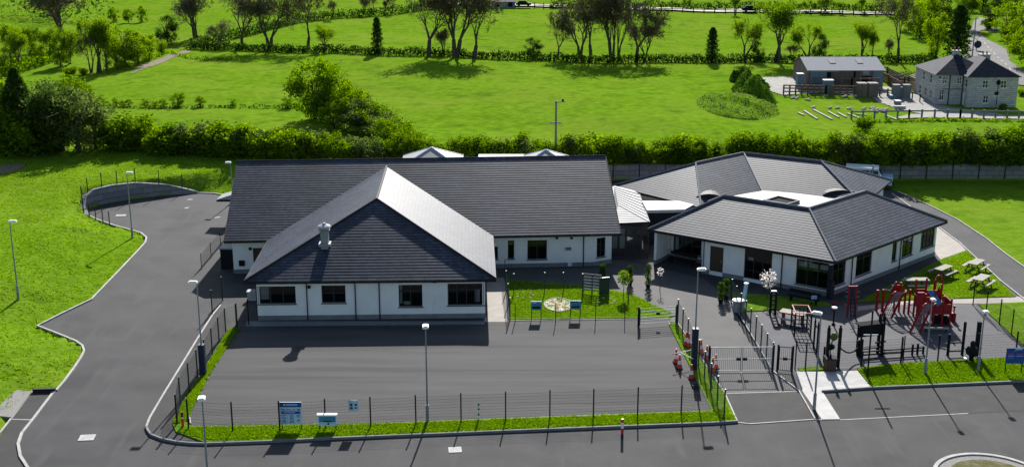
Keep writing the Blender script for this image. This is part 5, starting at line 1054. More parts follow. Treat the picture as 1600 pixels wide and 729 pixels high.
# red goal-like frame with a dark net
b = at_ground(1330, 497); t = thing('climbing_arch', 'narrow red climbing arch in the shade edge left of the net climber', 'climbing frame', b); Lp = at_ground(1323.5, 495); Rp = at_ground(1335, 495)
for p in (Lp, Rp): MB().box((p.x, p.y, 1.35), (.13,.13,2.6)).build('post', K['red'], t)
MB().beam(Lp+Vector((0,0,2.55)), Rp+Vector((0,0,2.55)), .1, .1).build('crossbar', K['red'], t); m = MB()
for k in range(5): m.tube(Lp.lerp(Rp, .2)+Vector((0,-.1-k*.12,1.5-k*.3)), Lp.lerp(Rp, .8)+Vector((0,-.1-k*.12,1.5-k*.3)), .03, n=5)
for s in (.2, .8): m.tube(Lp.lerp(Rp, s)+Vector((0,-.1,1.55)), Lp.lerp(Rp, s)+Vector((0,-.7,.04)), .035, n=5)
m.build('ladder', K['black'], t)
for p, s in ((Lp,-1),(Rp,1)):
    for z in (1.7, 2.1): q = MB(); q.tube(p+Vector((0,0,z)), p+Vector((s*.28,0,z)), .03, n=6); q.build('peg', K['galv'], t)
p = at_ground(1300, 487); m = MB(); rod(m, [Lp+Vector((0,0,.95)), p+Vector((0,0,.8)), p], .04); m.build('balance_bar', K['red'], t)
# dark climbing cage with a red top
p0 = at_ground(1241, 526); p1 = at_ground(1266, 527); t = thing('climbing_cage', 'black cube climbing cage with a red top rail near the gates', 'climbing frame', p0); dv = Vector((.15, 1.9, 0))
cs = [p0, p1, p1+dv, p0+dv]
for p in cs: MB().box((p.x, p.y, .95), (.10,.10,1.85)).build('post', K['black'], t)
m = MB()
for i in range(4):
    for z in (.35, .7, 1.05, 1.4): m.tube(cs[i]+Vector((0,0,z)), cs[(i+1) % 4]+Vector((0,0,z)), .03, n=5)
for k in range(1, 4):
    m.tube(cs[0].lerp(cs[1], k/4)+Vector((0,0,.3)), cs[0].lerp(cs[1], k/4)+Vector((0,0,1.8)), .025, n=5); m.tube(cs[3].lerp(cs[2], k/4)+Vector((0,0,.3)), cs[3].lerp(cs[2], k/4)+Vector((0,0,1.8)), .025, n=5)
m.build('bars', K['black'], t); m = MB()
for i in range(4): m.beam(cs[i]+Vector((0,0,1.9)), cs[(i+1) % 4]+Vector((0,0,1.9)), .07, .07)
m.build('top_rail', K['red'], t)
# long white table with bench
a = at_ground(1219, 500); c = at_ground(1258, 507); t = thing('long_table', 'long whitish play table with a red edge beside the entrance fence', 'table', a); u = (c-a).normalized(); nn = Vector((-u.y, u.x, 0))
m = MB(); m.beam(a+Vector((0,0,.82)), c+Vector((0,0,.82)), 1.0, .06); m.build('tabletop', K['picnic'], t); m = MB(); m.beam(a-nn*.52+Vector((0,0,.82)), c-nn*.52+Vector((0,0,.82)), .05, .10); m.build('edge_strip', K['red'], t)
m = MB(); m.beam(a-nn*.95+u*.3+Vector((0,0,.47)), c-nn*.95-u*.6+Vector((0,0,.47)), .32, .05); m.build('bench_seat', K['picnic'], t)
for f in (.12, .88): q = a.lerp(c, f); MB().box((q.x, q.y, .42), (.14,.5,.78), math.atan2(u.y, u.x)).build('leg', K['timber'], t); 
for f in (.2, .7): q = a.lerp(c, f)-nn*.95; MB().box((q.x, q.y, .25), (.1,.1,.42)).build('leg', K['timber'], t)
q = at_ground(1215, 511); t = thing('rubber_toy', 'small dark red toy lying on the playground by the long table', 'toy', q); MB().box((q.x, q.y, .10), (.5,.22,.12), .3).build('body', K['rust'], t); MB().lathe((q.x+.1, q.y, .14), [(.12,0),(.12,.12),(.03,.16)], 8).build('knob', K['black'], t)
# dark ladder posts
p = at_ground(1203, 492); q = at_ground(1211, 492); t = thing('ladder_frame', 'pair of black posts with rungs at the edge of the entrance lawn', 'climbing frame', p)
for s in (p, q): MB().box((s.x, s.y, 1.0), (.16,.16,1.95)).build('post', K['black'], t)
m = MB()
for z in (.5, .9, 1.3, 1.7): m.beam(p+Vector((0,0,z)), q+Vector((0,0,z)), .06, .12)
m.build('rung', K['black'], t); MB().beam(p+Vector((0,0,2.0)), q+Vector((0,0,2.0)), .3, .08).build('cap', K['green'], t)
# black bench shelter
p = at_ground(1344, 560); q = at_ground(1377, 556); t = thing('bench_shelter', 'black board backed seat shelter facing away on the playground', 'shelter', p); u = (q-p).normalized()
MB().beam(p+u*-.25+Vector((0,.2,2.0)), q+u*.1+Vector((0,.2,2.0)), .08, .85).build('back_board', K['black'], t); m = MB(); m.beam(p+u*-.25+Vector((0,.55,2.45)), q+u*.1+Vector((0,.55,2.45)), .8, .06); m.build('roof', K['matte'], t)
for s in (p, q, p+Vector((.05,1.1,0)), q+Vector((.05,1.1,0))): MB().box((s.x, s.y+.1, 1.2), (.11,.11,2.4)).build('post', K['black'], t)
MB().beam(p+Vector((0,.5,.55)), q+Vector((0,.5,.55)), .45, .07).build('seat', K['black'], t); MB().beam(p+u*1.2+Vector((0,.1,1.05)), q+u*.3+Vector((0,.1,1.05)), .08, .1).build('arm_rail', K['black'], t)
for f in (.93, 1.12): s = p.lerp(q, f); m = MB(); m.box((s.x, s.y+.6, 1.45), (.2,.2,2.8)); m.lathe((s.x, s.y+.6, 2.85), [(.13,0),(.05,.1),(.09,.22),(.02,.3)], 8); m.build('finial_post', K['black'], t)
def posts(label, pts, hs, w_=.16, rails=(), name='trim_trail', cat='trim trail', fin=True):
    P = [at_ground(*q) for q in pts]; t = thing(name, label, cat, P[0])
    for p, h in zip(P, hs):
        m = MB(); m.box((p.x, p.y, .04+h/2), (w_, w_, h)); 
        if fin and h > 1.5: m.lathe((p.x, p.y, .04+h), [(w_*.7,0),(w_*.3,.1),(w_*.5,.2),(.02,.26)], 8)
        m.build('post', K['black'], t)
    for i, j, z in rails: MB().beam(P[i]+Vector((0,0,z)), P[j]+Vector((0,0,z)), .09, .09).build('beam', K['black'], t)
    return t
posts('low black balance beams on posts along the front of the playground', [(1347,560),(1378,557),(1409,556),(1425,555),(1433,554),(1442,553)], [.55,.9,.5,.85,.85,.6], .13, ((0,5,.5),(0,2,.25),(1,5,.28)))
posts('twin thin black poles between the balance beams', [(1407.5,569),(1410.5,567)], [2.05,2.1], .07, fin=False)
t = posts('pair of tall black finial posts joined by a sagging rope', [(1291,575),(1309,573),(1340,556)], [3.0,2.9,1.2], .20); a = at_ground(1309, 573)+Vector((0,0,1.5)); c = at_ground(1345, 556)+Vector((0,0,.9)); m = MB(); rod(m, [a.lerp(c, k/6)-Vector((0,0,.55*math.sin(k/6*math.pi))) for k in range(7)], .06); m.build('rope', K['black'], t)
posts('row of dark posts with a handrail beside the gates', [(1271,545),(1276,551),(1287,566)], [2.2,2.2,1.2], .12, ((0,1,1.9),))
posts('black H shaped climbing bars left of the spring rider', [(1480.5,556),(1503,555)], [1.7,2.6], .16, ((0,1,.35),(0,1,1.0)), fin=False); posts('single tall black post behind the spring rider', [(1525,557)], [2.7], .26, fin=False)
q = at_ground(1517, 565); t = thing('spring_rider', 'black rounded spring rider at the front right of the playground', 'spring rider', q); MB().lathe(q, [(.2,0),(.16,.1),(.2,.2),(.16,.3),(.2,.42)], 10).build('spring', K['matte'], t); m = MB(); m.lathe(q+Vector((0,0,.42)), [(.15,0),(.42,.18),(.48,.42),(.36,.66),(.16,.8),(.19,.95),(.15,1.12),(.03,1.2)], 12); m.build('body', K['black'], t)
for s in (-1, 1): MB().tube(q+Vector((0,0,.9)), q+Vector((s*.65,-.1,1.05)), .04, n=6).build('handle', K['black'], t)
for s in (-1, 1): MB().box((q.x+s*.45, q.y-.1, .35), (.3,.45,.06)).build('footrest', K['white'] if s < 0 else K['black'], t)
q = Vector(Z_((1296,579), .1)); t = thing('litter_bin', 'square dark litter bin with a knobbed lid by the entrance paving', 'litter bin', q); MB().box((q.x, q.y, .55), (.72,.72,.9)).build('body', K['brown'], t); MB().box((q.x, q.y, 1.03), (.82,.82,.07)).build('lid', K['black'], t); MB().lathe((q.x, q.y, 1.06), [(.1,0),(.06,.08),(.1,.2),(.02,.24)], 8).build('knob', K['black'], t)
q = Vector(Z_((1297,559), .04)); t = thing('flower_ornament', 'green flower ornament on a bent black stem behind the litter bin', 'ornament', q); m = MB(); rod(m, [q, q+Vector((-.05,0,.8)), q+Vector((.12,0,1.5))], .04); m.build('stem', K['black'], t); m = MB(); m.lathe(q+Vector((-.02,0,.6)), [(.05,0),(.3,.15),(.32,.35),(.1,.5)], 9); m.build('leaf_ball', K['black'], t); m = MB(); m.lathe(q+Vector((.16,0,1.3)), [(.04,0),(.28,.2),(.33,.45),(.12,.65)], 9); m.build('bloom', K['moss'], t)
q = at_ground(1302, 508); t = thing('short_lamp', 'small black bollard light with a white cap on the playground', 'bollard light', q); MB().tube(q, q+Vector((0,0,1.35)), .06, n=8).build('post', K['black'], t); MB().lathe(q+Vector((0,0,1.35)), [(.08,0),(.22,.04),(.22,.14),(.05,.18)], 10).build('cap', K['white'], t); MB().lathe(q, [(.16,0),(.14,.12),(.07,.18)], 8).build('base', K['black'], t)
q = Vector(Z_((1160,482), .1)); t = thing('blue_bin', 'pale blue post bin behind the start of the entrance fence', 'bin', q); MB().tube(q, q+Vector((.25,.2,2.0)), .17, n=10).build('body', K['vanblue'], t); MB().lathe(q+Vector((.25,.2,2.0)), [(.2,0),(.2,.06),(.02,.1)], 10).build('lid', K['white'], t)
q = Vector(Z_((1153,488), .1)); t = thing('round_planter', 'white topped round planter at the corner of the entrance lawn', 'planter', q); MB().lathe(q, [(.4,0),(.45,.9),(.5,.95)], 12).build('tub', K['galv'], t); MB().lathe(q+Vector((0,0,.95)), [(.5,0),(.5,.06),(.1,.14)], 12).build('top', K['white'], t)
for x, y, l in ((1255,474,'dark bench in the shade under the corner classroom window'),(1066,413,'dark bench inside the recessed porch')):
    q = Vector(Z_((x, y), .05)); t = thing('bench', l, 'bench', q); ang = -.65 
    tl = Vector((math.cos(ang), math.sin(ang), 0)); MB().beam(q-tl*1.4+Vector((0,0,.48)), q+tl*1.4+Vector((0,0,.48)), .45, .06).build('seat', K['black'], t); MB().beam(q-tl*1.4+Vector((.15,.2,.85)), q+tl*1.4+Vector((.15,.2,.85)), .05, .3).build('backrest', K['black'], t)
    for s in (-1.1, 1.1): e = q+tl*s; MB().box((e.x, e.y, .27), (.08,.4,.42), ang).build('leg', K['black'], t)
# ---------------------------------------------------------------- the off-road van behind the classroom block
vp = at(1362, 284, 0); vp = Vector((aty(1357, 275, 137.3).x, 137.3, .03)); t = thing('parked_van', 'pale blue and white four wheel drive van parked at the block wall', 'van', vp); rz = -.28; ca, sa = math.cos(rz), math.sin(rz)
def vl(x, y, z): return (vp.x+x*ca-y*sa, vp.y+x*sa+y*ca, vp.z+z)
def vbox(m, c, d): q = vl(*c); m.box(q, d, rz)
m = MB(); vbox(m, (0,0,.85), (4.4,1.8,.75)); vbox(m, (1.75,0,1.12), (1.0,1.7,.25)); m.build('body', K['vanblue'], t)
m = MB(); vs = [vl(x, y, z) for x, y, z in ((-2.2,-.86,1.22),(1.25,-.86,1.22),(1.25,.86,1.22),(-2.2,.86,1.22),(-2.1,-.78,1.92),(.85,-.78,1.92),(.85,.78,1.92),(-2.1,.78,1.92))]; m.add(vs, [(3,2,1,0),(4,5,6,7),(0,1,5,4),(1,2,6,5),(2,3,7,6),(3,0,4,7)]); m.build('cabin', K['vanblue'], t)
m = MB(); vbox(m, (-.62,0,1.97), (3.05,1.66,.10)); m.build('roof', K['white'], t)
m = MB(); vs = [vl(x, y, z) for x, y, z in ((1.24,-.72,1.30),(1.24,.72,1.30),(.92,.68,1.84),(.92,-.68,1.84))]; m.quad(*[Vector(q)+Vector((.02*ca,.02*sa,.01)) for q in vs]); m.build('windscreen', K['frame'], t)
for x0, x1 in ((-2.0,-1.0),(-.9,.05),(.15,.85)): m = MB(); vbox(m, ((x0+x1)/2,-.845,1.56), (x1-x0,.05,.46)); m.build('side_window', K['frame'], t)
for x in (-1.4, 1.45):
    for y in (-.82, .82): m = MB(); m.tube(vl(x, y-.12, .38), vl(x, y+.12, .38), .38, n=14); wobj = m.build('wheel', K['rubber'], t); m = MB(); m.tube(vl(x, y-.13, .38), vl(x, y+.13, .38), .2, n=10); m.build('rim', K['galv'], wobj)
for y in (-.6, .6): m = MB(); m.tube(vl(2.2, y, .95), vl(2.26, y, .95), .11, n=10); m.build('headlight', K['white'], t)
m = MB(); vbox(m, (2.27,0,.55), (.12,1.8,.18)); m.build('bumper', K['black'], t)
m = MB(); t.scale = (1.2, 1.2, 1.2); m.tube(vl(.3,-.9,1.2), vl(.35,-.92,2.35), .07, n=8); m.build('snorkel', K['galv'], t); m = MB(); vbox(m, (1.1,-1.02,1.4), (.1,.22,.2)); m.build('mirror', K['white'], t)
# ---------------------------------------------------------------- farm behind the field
def hip(t, x0, x1, y0, y1, ze, rise, ov, mat, name='roof', run=None):
    x0 -= ov; x1 += ov; y0 -= ov; y1 += ov; m = MB(); w_ = min(x1-x0, y1-y0)/2; r_ = w_ if run is None else run
    c = [Vector((x0,y0,ze)), Vector((x1,y0,ze)), Vector((x1,y1,ze)), Vector((x0,y1,ze))]
    if x1-x0 >= y1-y0: a = Vector((x0+r_, (y0+y1)/2, ze+rise)); b = Vector((x1-r_, (y0+y1)/2, ze+rise)); f = [(c[0],c[1],b,a),(c[1],c[2],b),(c[2],c[3],a,b),(c[3],c[0],a)]
    else: a = Vector(((x0+x1)/2, y0+r_, ze+rise)); b = Vector(((x0+x1)/2, y1-r_, ze+rise)); f = [(c[0],c[1],a),(c[1],c[2],b,a),(c[2],c[3],b),(c[3],c[0],a,b)]
    for q in f: tiled(m, q, q[0], q[1], .34, .012)
    m.quad(*[q+Vector((0,0,-.02)) for q in c]); return m.build(name, mat, t)
K['farmslate'] = tilemat('farm_slate', (.018,.024,.038), (.028,.035,.050), .8, .08, .33, .34)
P0 = hit(1459, 163); zg = P0[2]; Yf = P0[1]; ze = up(1461, 117, P0); xl = P0[0]; xm = aty(1507, 140, Yf).x
P2 = hit(1545, 168); Y2 = P2[1]; x2a = aty(1511, 150, Y2).x; x2b = aty(1589, 150, Y2).x; Yb = Yf+9.5; zg = min(zg, T(x2b, Y2))-.2
fh = thing('farmhouse', 'two storey grey stone farmhouse with dark hipped slate roofs', 'farmhouse', (xm, Yf+4, zg)); wl = MB()
HW = []
W = Wall((xl, Yf), (x2a, Yf), ze, zg); W.win(1468, 1475, 140, 157, 2, .5); W.win(1473.5, 1480, 119, 131, 2, .5); W.win(1467, 1472, 118.5, 124, 1); W.win(1496, 1503, 121, 131, 2, .5); HW.append(W)
W = Wall((xl, Yb), (xl, Yf), ze, zg); 
for u0 in (2.0, 4.7, 7.2): W.opening(u0, u0+1.0, zg+.9, zg+2.2, 1, .5)
for u0 in (3.2, 6.6): W.opening(u0, u0+1.0, zg+3.2, zg+4.5, 1, .5)
HW.append(W)
W = Wall((x2a, Yf), (x2a, Y2), ze, zg); L2 = W.L; W.opening(.15, max(L2*.5, .6), zg+.15, zg+2.3, 1, mat=K['white']); W.opening(L2*.25, L2*.75, zg+3.1, zg+4.3, 1, .5); HW.append(W)
W = Wall((x2a, Y2), (x2b, Y2), ze, zg); W.win(1535.5, 1544, 125.5, 138, 2, .5); W.win(1564, 1573, 126, 138, 2, .5); W.win(1553, 1561.5, 142.5, 150, 1); W.win(1536, 1544.5, 149, 161.5, 2, .5); HW.append(W)
W = Wall((x2b, Y2), (x2b, Yb), ze, zg); W.opening(3, 4, zg+3, zg+4.3, 1, .5); HW.append(W); HW.append(Wall((x2b, Yb), (xl, Yb), ze, zg))
for W in HW: W.build(wl, fh, K['white'], .18, K['white'])
wl.build('wall', K['stone'], fh)
ro = hip(fh, xl, x2a+(x2b-x2a)*.62, Yf, Yb, ze, 2.5, .3, K['farmslate']); hip(fh, x2a, x2b, Y2, Yb-1, ze-.02, 2.35, .3, K['farmslate'])
for x, y, Yc, d in ((1493.5, 90, (Yf+Yb)/2+.2, 1.1), (1538, 93, (Y2+Yb)/2+1.2, 1.5)):
    c = aty(x, y, Yc); zt = aty(x, y-10 if x < 1500 else y-7, Yc).z; m = MB(); m.box((c.x, Yc, (ze+1+zt)/2), (d, .8, zt-ze-1)); m.box((c.x, Yc, zt+.06), (d+.2, 1.0, .16)); ch_ = m.build('chimney', K['stone'], ro)
    for s in (-.3, .3): MB().lathe((c.x+s, Yc, zt+.14), [(.13,0),(.11,.4),(.13,.45)], 8).build('chimney_pot', K['rust'], ch_)
MB().tube((x2a-.1, Yf-.08, zg), (x2a-.1, Yf-.08, ze), .06, n=6).build('downpipe', K['black'], fh); MB().box((xl+(x2a-xl)*.62, Yf-.06, zg+2.65), ((x2a-xl)*.7, .1, .12)).build('string_course', K['plinth'], fh); MB().tube((xl+(x2a-xl)*.5, Yf-.09, zg), (xl+(x2a-xl)*.5, Yf-.09, ze), .06, n=6).build('downpipe', K['black'], fh)
# shed
S0 = hit(1262, 139); S1x = aty(1380, 125, S0[1]).x; zs = S0[2]; ze = up(1300, 110, S0); Yd = S0[1]
Rg = aty(1314, 89, Yd+5.5); t = thing('farm_shed', 'long grey farm shed with a pale metal roof and rusty panelled front', 'shed', (S0[0]+5, Yd+5, zs))
x0, x1 = S0[0], S1x; zr_ = max(Rg.z, ze+1.4); m = MB(); n = 60
for i in range(n):
    xa = x0-.3+(x1-x0+.6)*i/n; xb = x0-.3+(x1-x0+.6)*(i+1)/n; xm_ = (xa+xb)/2
    for (ya, za, yb, zb) in ((Yd-.3, ze, Yd+5.5, zr_), (Yd+5.5, zr_, Yd+11.3, ze)):
        m.quad((xa,ya,za),(xm_,ya,za+.03),(xm_,yb,zb+.03),(xa,yb,zb)); m.quad((xm_,ya,za+.03),(xb,ya,za),(xb,yb,zb),(xm_,yb,zb+.03))
rf = m.build('roof', K['shed_roof'] if 'shed_roof' in K else M('shed_roof', (.17,.185,.21), rough=.85, spec=.12, base2=(.22,.235,.26)), t)
for f in (.33, .70): xq = x0+(x1-x0)*f; MB().add([(xq,Yd+2.6,ze+(zr_-ze)*.5+.1),(xq+1,Yd+2.6,ze+(zr_-ze)*.5+.1),(xq+1,Yd+4.6,ze+(zr_-ze)*.845+.1),(xq,Yd+4.6,ze+(zr_-ze)*.845+.1)], [(0,1,2,3)]).build('skylight', K['plinth'], rf)
K['rustsheet'] = M('rusty_sheet', (.085,.065,.055), scale=1.5, rough=.8, base2=(.17,.13,.11), stretch=(1.5,1,.2), detail=8); K['bluesheet'] = M('blue_grey_sheet', (.10,.15,.19), scale=2, rough=.7, base2=(.15,.20,.24), stretch=(2,1,.3))
m = MB(); m.quad((x0,Yd,zs-.3),(x1,Yd,zs-.3),(x1,Yd,ze),(x0,Yd,ze)); m.quad((x1,Yd,zs-.3),(x1,Yd+11,zs-.3),(x1,Yd+11,ze),(x1,Yd+5.5,zr_),(x1,Yd,ze)); m.quad((x0,Yd+11,zs-.3),(x0,Yd,zs-.3),(x0,Yd,ze),(x0,Yd+5.5,zr_),(x0,Yd+11,ze)); m.quad((x1,Yd+11,zs-.3),(x0,Yd+11,zs-.3),(x0,Yd+11,ze),(x1,Yd+11,ze)); m.build('wall', K['rustsheet'], t)
def fp(f0, f1, z0, z1, nm, mt, d=.06): MB().box((x0+(x1-x0)*(f0+f1)/2, Yd-d, zs+(z0+z1)/2), ((f1-f0)*(x1-x0), d, z1-z0)).build(nm, K[mt], t)
H_ = ze-zs
fp(.02,.24,0,H_*.93,'sliding_door','bluesheet'); fp(.02,.40,H_*.93,H_*.98,'door_rail','galv',.1); fp(.24,.30,.9,H_*.9,'window','matte'); fp(.60,.625,H_*.5,H_*.95,'window','matte'); fp(.70,.84,H_*.40,H_*.68,'hatch','matte'); fp(.72,.81,H_*.76,H_*.97,'notice','galv'); fp(.46,.55,0,H_*.95,'wall_sheet','rustsheet',.05); fp(.86,.99,0,H_*.95,'wall_sheet','bluesheet',.05)
# farmyard boundary walls, tanks, pens, debris
def farmwall(label, pts, h, wdt, mat, name='yard_wall', cat='wall'):
    P = [Vector(hit(*q)) for q in pts]; t = thing(name, label, cat, P[0]); m = MB(); m.strip([p.xy for p in P], wdt, P[0].z-.3, P[0].z+h, zf=lambda p: T(p.x, p.y)+h); m.build('wall', K[mat], t)
    for p in (P[0], P[-1]): MB().box((p.x, p.y, p.z+h/2+.15), (wdt+.5, wdt+.5, h+.5)).build('pier', K[mat], t)
    return t
def railf(label, pts, h, n, mat='timber', rails=(.35,.7,1.0)):
    P = [Vector(hit(*q)) for q in pts]; t = thing('rail_fence', label, 'fence', P[0]); tot = sum((b-a).length for a, b in zip(P, P[1:])); 
    for a, b in zip(P, P[1:]):
        k = max(1, round(n*(b-a).length/tot))
        for i in range(k+1): c = a.lerp(b, i/k); MB().box((c.x, c.y, T(c.x, c.y)+h/2), (.22, .22, h+.2)).build('post', K[mat], t)
        for z in rails: MB().beam(a+Vector((0,0,z*h)), b+Vector((0,0,z*h)), .08, .2).build('rail', K[mat], t)
    return t
railf('dark timber rail fence along the front of the farm yard', [(1224,148),(1290,149),(1345,150)], 1.5, 12); farmwall('dark block wall stub in the middle of the farm yard front', [(1345,151),(1362,151)], 1.8, 1.0, 'rustsheet'); farmwall('grey block wall stub at the right of the farm yard front', [(1399,153),(1415,153)], 1.7, .6, 'plinth')
railf('dark rail between the two block wall stubs', [(1362,150),(1399,152)], 1.2, 3, 'timber', (.85,)); railf('long brown rail fence close in front of the shed', [(1271,141),(1330,142),(1371,142)], 2.0, 7, 'timber', (.55,.98)); railf('dark rail fence between the yard wall and the shed', [(1256,143),(1285,144),(1322,143)], 1.0, 6)
def crate(label, x, yb, yt, x0_, x1_, mat, name, cat, lid='galv', dep=1.2):
    P = hit(x, yb); w_ = aty(x1_, yb, P[1]).x-aty(x0_, yb, P[1]).x; h = up(x, yt, P)-P[2]; t = thing(name, label, cat, P); MB().box((P[0], P[1]+dep/2, P[2]+h/2), (w_, dep, h)).build('body', K[mat], t); MB().box((P[0], P[1]+dep/2, P[2]+h+.05), (w_+.1, dep+.1, .12)).build('lid', K[lid], t)
crate('blue grey tall cabinet in front of the shed, behind the rail fence', 1294, 147, 126.5, 1287, 1302, 'bluesheet', 'feed_bin', 'bin'); crate('grey silo box at the left gable of the shed', 1250, 139, 116.5, 1245, 1254.5, 'bluesheet', 'feed_bin', 'bin'); crate('dark square block on the farmyard concrete', 1404, 165, 159, 1400, 1408, 'plinth', 'concrete_block', 'block'); crate('blue heap under a tarpaulin beside the right wall stub', 1396, 155, 150, 1391, 1401, 'bluesheet', 'covered_heap', 'heap'); crate('pale low trough at the gravel edge', 1407, 171, 167, 1399, 1415, 'concrete', 'trough', 'trough', 'concrete', .6)
def pen(label, x0_, x1_, yb, yt, Yd_):
    P = hit((x0_+x1_)/2, yb); xa = aty(x0_, yb, P[1]).x; xb = aty(x1_, yb, P[1]).x; h = up((x0_+x1_)/2, yt, P)-P[2]; t = thing('cattle_pen', label, 'pen', P)
    cs = [(xa, P[1]), (xb, P[1]), (xb, P[1]+Yd_), (xa, P[1]+Yd_)]
    for i in range(4):
        a = Vector((*cs[i], P[2])); b = Vector((*cs[(i+1) % 4], P[2]))
        for k in range(5): m = MB(); m.beam(a+Vector((0,0,h*(k+.6)/5)), b+Vector((0,0,h*(k+.6)/5)), .07, h/5*.8); m.build('board', K['timber'], t)
        MB().box((a.x, a.y, a.z+h/2), (.2,.2,h+.3)).build('post', K['timber'], t)
pen('brown boarded cattle pen behind the timber heap, nearest the shed', 1387, 1411, 131, 117, 9); pen('brown boarded pen against the farmhouse gable', 1408, 1440, 143, 128, 7)
P = hit(1425, 134); t = thing('timber_stack', 'leaning stack of pale boards on top of the brown pens', 'timber stack', P)
for k in range(4): MB().beam((P[0]-3+k*.9, P[1], P[2]+1.0+.25*k), (P[0]+1.2+k*.9, P[1]+.6, P[2]+1.3+.4*k), .3, .1).build('board', K['picnic'], t)
for x, y, l in ((1412,145,'thin dark post left of the pens'),(1425,157,'short dark post on the gravel'),(1437,160,'wooden post with a crosspiece near the farmhouse')): P = hit(x, y); t = thing('yard_post', l, 'post', P); MB().tube(P, (P[0], P[1], P[2]+(2.6 if x == 1412 else 1.3)), .09, n=6).build('post', K['black'], t); MB().box((P[0], P[1], P[2]+(2.62 if x == 1412 else 1.32)), (.24,.24,.05)).build('cap', K['timber'], t)
# planks laid out on the rough grass
for k, (xa, ya, xb, yb) in enumerate(((1256,174,1277,187),(1270,172,1300,187.5),(1294,175.5,1311,184.5),(1309,177,1322,184),(1324,178,1342,185.5),(1383,181,1401,188),(1247,177,1256,181),(1337,179,1354,181))):
    A_ = Vector(hit(xa, ya)); B_ = Vector(hit(xb, yb)); t = thing('plank', 'long pale plank lying on the rough grass in front of the farm yard', 'plank', A_, 'planks lying before the farm yard'); MB().beam(A_+Vector((0,0,.12)), B_+Vector((0,0,.12)), .26, .12).build('plank', K['apron'], t)
for k, (x, y) in enumerate(((1239,154),(1244,155),(1262,157),(1290,151),(1320,152),(1337,152),(1270,169),(1296,170),(1308,170),(1327,171),(1363,170),(1370,172),(1376,173),(1362,174),(1380,176),(1368,176),(1349,171),(1384,172))):
    P = hit(x, y); t = thing('rubble_block', 'flat pale rubble block lying on the rough grass by the farm yard', 'rubble', P, 'rubble blocks by the farm yard'); m = MB(); m.box((P[0], P[1], P[2]+.12), (random.uniform(.4,.9), random.uniform(.3,.6), .18), random.uniform(0,3)); m.box((P[0]+.2, P[1]+.2, P[2]+.2), (.4,.35,.22), random.uniform(0,3)); m.build('block', K['apron'], t)
P = [hit(*q) for q in ((1355,182),(1420,183),(1500,184),(1620,185))]; railf('thin wire fence with slim posts along the farm lane', [(1330,186),(1420,185),(1500,185),(1610,186)], 1.2, 14, 'plinth', (.9,))
P = hit(1556, 168); t = thing('lamp_standard', 'tall dark yard lamp standing before the farmhouse', 'street lamp', P); MB().tube(P, (P[0], P[1], P[2]+3.4), .06, n=6).build('pole', K['black'], t); MB().lathe((P[0], P[1], P[2]+3.4), [(.1,0),(.35,.2),(.30,.6),(.05,.8)], 8).build('lamp_head', K['black'], t)
# earth mound overgrown with grass
def mound(label, x, yb, wpx, hm, dep, name='earth_mound', seed=1, lm=None):
    P = hit(x, yb); w_ = (aty(x+wpx/2, yb, P[1]).x-aty(x-wpx/2, yb, P[1]).x)/2; t = thing(name, label, 'mound', P); r_ = np.random.default_rng(seed); N = 40
    g = np.linspace(-1, 1, N); A_, B_ = np.meshgrid(g, g); rr = np.sqrt(A_**2+B_**2); nz = sum(np.sin(A_*f*3+r_.random()*6)*np.sin(B_*f*3+r_.random()*6)/f for f in (1, 2, 3, 5, 8)); H = hm*np.clip(1-rr**2, 0, 1)**.8*(1+.34*nz)+.14*hm*nz*(rr < .95); H = np.where(rr >= 1, -.4, H)
    X_ = P[0]+A_*w_; Y_ = P[1]+dep/2+B_*dep/2; Z0 = terr(X_, Y_); V = np.stack([X_-P[0], Y_-P[1], Z0+H-P[2]], -1).reshape(-1, 3); I = (np.arange(N-1)[:, None]*N+np.arange(N-1)[None, :]).ravel(); npmesh('mound', V, np.stack([I, I+1, I+1+N, I+N], 1), K['grass'], t, True)
    k = r_.integers(0, N*N, 5000); Q = V[k]+r_.normal(size=(5000, 3))*np.array([[w_/N*1.2, dep/N*.6, .05]]); Q = Q[(rr.ravel()[k] < .97)]; V2, F2 = leaves(Q, .26, r_); npmesh('weeds', V2, F2, lm or (L_DARK if seed > 3 else L_GREY), t)
mound('low grassy spoil heap spreading in front of the tall mound', 1175, 188, 130, 1.2, 24, seed=3); mound('tall rounded earth mound overgrown with grass', 1192, 167, 66, 2.5, 13, seed=5); mound('second rounded mound just behind the tall one', 1183, 152, 58, 2.2, 11, seed=8); mound('small bushy mound at the back of the spoil heaps', 1160, 131, 30, 1.6, 6, seed=11)
# far bungalow, far car, roadside rail, road sign
P = hit(786, 13); w_ = aty(805, 10, P[1]).x-aty(767, 10, P[1]).x; hh = up(786, 3, P)-P[2]; t = thing('bungalow', 'small blue grey bungalow at the top edge beside the far road', 'bungalow', P); MB().box((P[0], P[1]+4, P[2]+hh/2-.2), (w_, 8, hh+.4)).build('wall', K['bluesheet'], t); m = MB()
a = w_/2+.4; z0 = P[2]+hh; Y0 = P[1]-.4; Y1 = P[1]+8.4; m.add([(P[0]-a,Y0,z0),(P[0]+a,Y0,z0),(P[0]+a,Y1,z0),(P[0]-a,Y1,z0),(P[0]-a*.6,(Y0+Y1)/2,z0+2.2),(P[0]+a*.6,(Y0+Y1)/2,z0+2.2)], [(0,1,5,4),(1,2,5),(2,3,4,5),(3,0,4),(3,2,1,0)]); m.build('roof', K['slate'], t)
for f in (-.25, .3): MB().box((P[0]+w_*f, P[1]-.04, P[2]+hh*.55), (1.2,.1,1.2)).build('window', K['matte'], t)
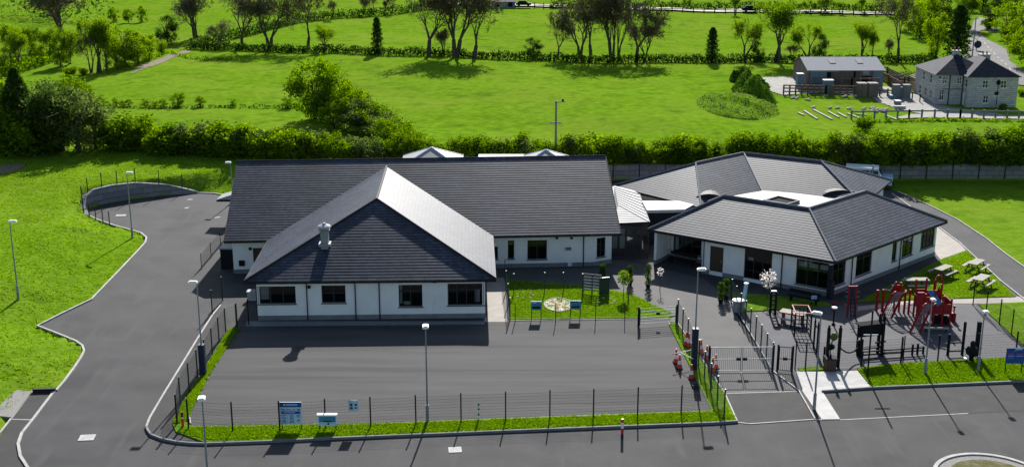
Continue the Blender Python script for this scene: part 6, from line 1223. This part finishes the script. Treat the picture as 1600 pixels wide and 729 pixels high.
def car(label, x, y, rz, col, z=.5):
    P = hit(x, y); t = thing('parked_car', label, 'car', (P[0], P[1], P[2]+z)); b = (P[0], P[1], P[2]+z); c, s_ = math.cos(rz), math.sin(rz); L = lambda px_, py_, pz: (b[0]+px_*c-py_*s_, b[1]+px_*s_+py_*c, b[2]+pz)
    m = MB(); m.box(L(0,0,.62), (4.2,1.75,.6), rz); m.build('body', K[col], t); m = MB(); m.add([L(*q) for q in ((-1.7,-.8,.92),(1.2,-.8,.92),(1.2,.8,.92),(-1.7,.8,.92),(-1.2,-.65,1.45),(.5,-.65,1.45),(.5,.65,1.45),(-1.2,.65,1.45))], [(4,5,6,7),(0,1,5,4),(1,2,6,5),(2,3,7,6),(3,0,4,7)]); m.build('cabin', K['matte'], t)
    for i in (-1.3, 1.3):
        for j in (-.8, .8): MB().tube(L(i, j-.1, .34), L(i, j+.1, .34), .34, n=10).build('wheel', K['rubber'], t)
car('dark car stopped on the far road beside the bungalow', 818, 12.5, 0, 'black'); car('dark car driving on the far road at right', 1172, 20.5, 0, 'matte')
P = hit(1525, 80); Pz = T(P[0], P[1]); t = thing('road_sign', 'round dark back of a road sign on a pole by the country road', 'road sign', P); MB().tube(P, (P[0], P[1], Pz+up(1525, 62, P)-P[2]), .10, n=6).build('pole', K['galv'], t); zc = up(1526, 69.5, P); MB().tube((P[0]+.2, P[1]-.12, zc), (P[0]+.2, P[1]-.06, zc), .75, n=20).build('sign_face', K['navy'], t)
for x, yb, yt, l in ((1519,89,26,'tall pole beside the country road bend'),(1513,56,28,'distant pole at the road junction')): P = hit(x, yb); t = thing('road_pole', l, 'utility pole', P); h = up(x, yt, P)-P[2]; MB().tube(P, (P[0], P[1], P[2]+h), .13, .09, 7).build('pole', K['galv'], t); MB().beam((P[0]-.6, P[1], P[2]+h-.4), (P[0]+.6, P[1], P[2]+h-.4), .1, .1).build('crossarm', K['galv'], t)
railf('long dark roadside rail fence with posts below the far road', [(835,13),(1000,17.8),(1200,22),(1385,25)], 1.5, 34, 'black', (.55,)); 
lm_ = MB(); A_ = [hit(*q) for q in ((1580,112),(1556,88),(1536,66),(1524,52))]
for a, b in zip(A_, A_[1:]):
    for k in range(4): p = Vector(a).lerp(Vector(b), (k+.1)/4); q = Vector(a).lerp(Vector(b), (k+.6)/4); p.z = T(p.x, p.y)+.2; q.z = T(q.x, q.y)+.2; lm_.beam(p, q, .14, .02)
struct(lm_.build('lane_marking', K['concrete']))
drape('bare_soil', hp((-20,262),(30,255),(42,258),(25,268),(-20,277)), K['soil'], .05, .4); drape('headland_soil', hp((215,105),(240,96),(265,85),(290,79),(300,81),(270,91),(240,103),(205,116)), K['soil'], .05, .5)
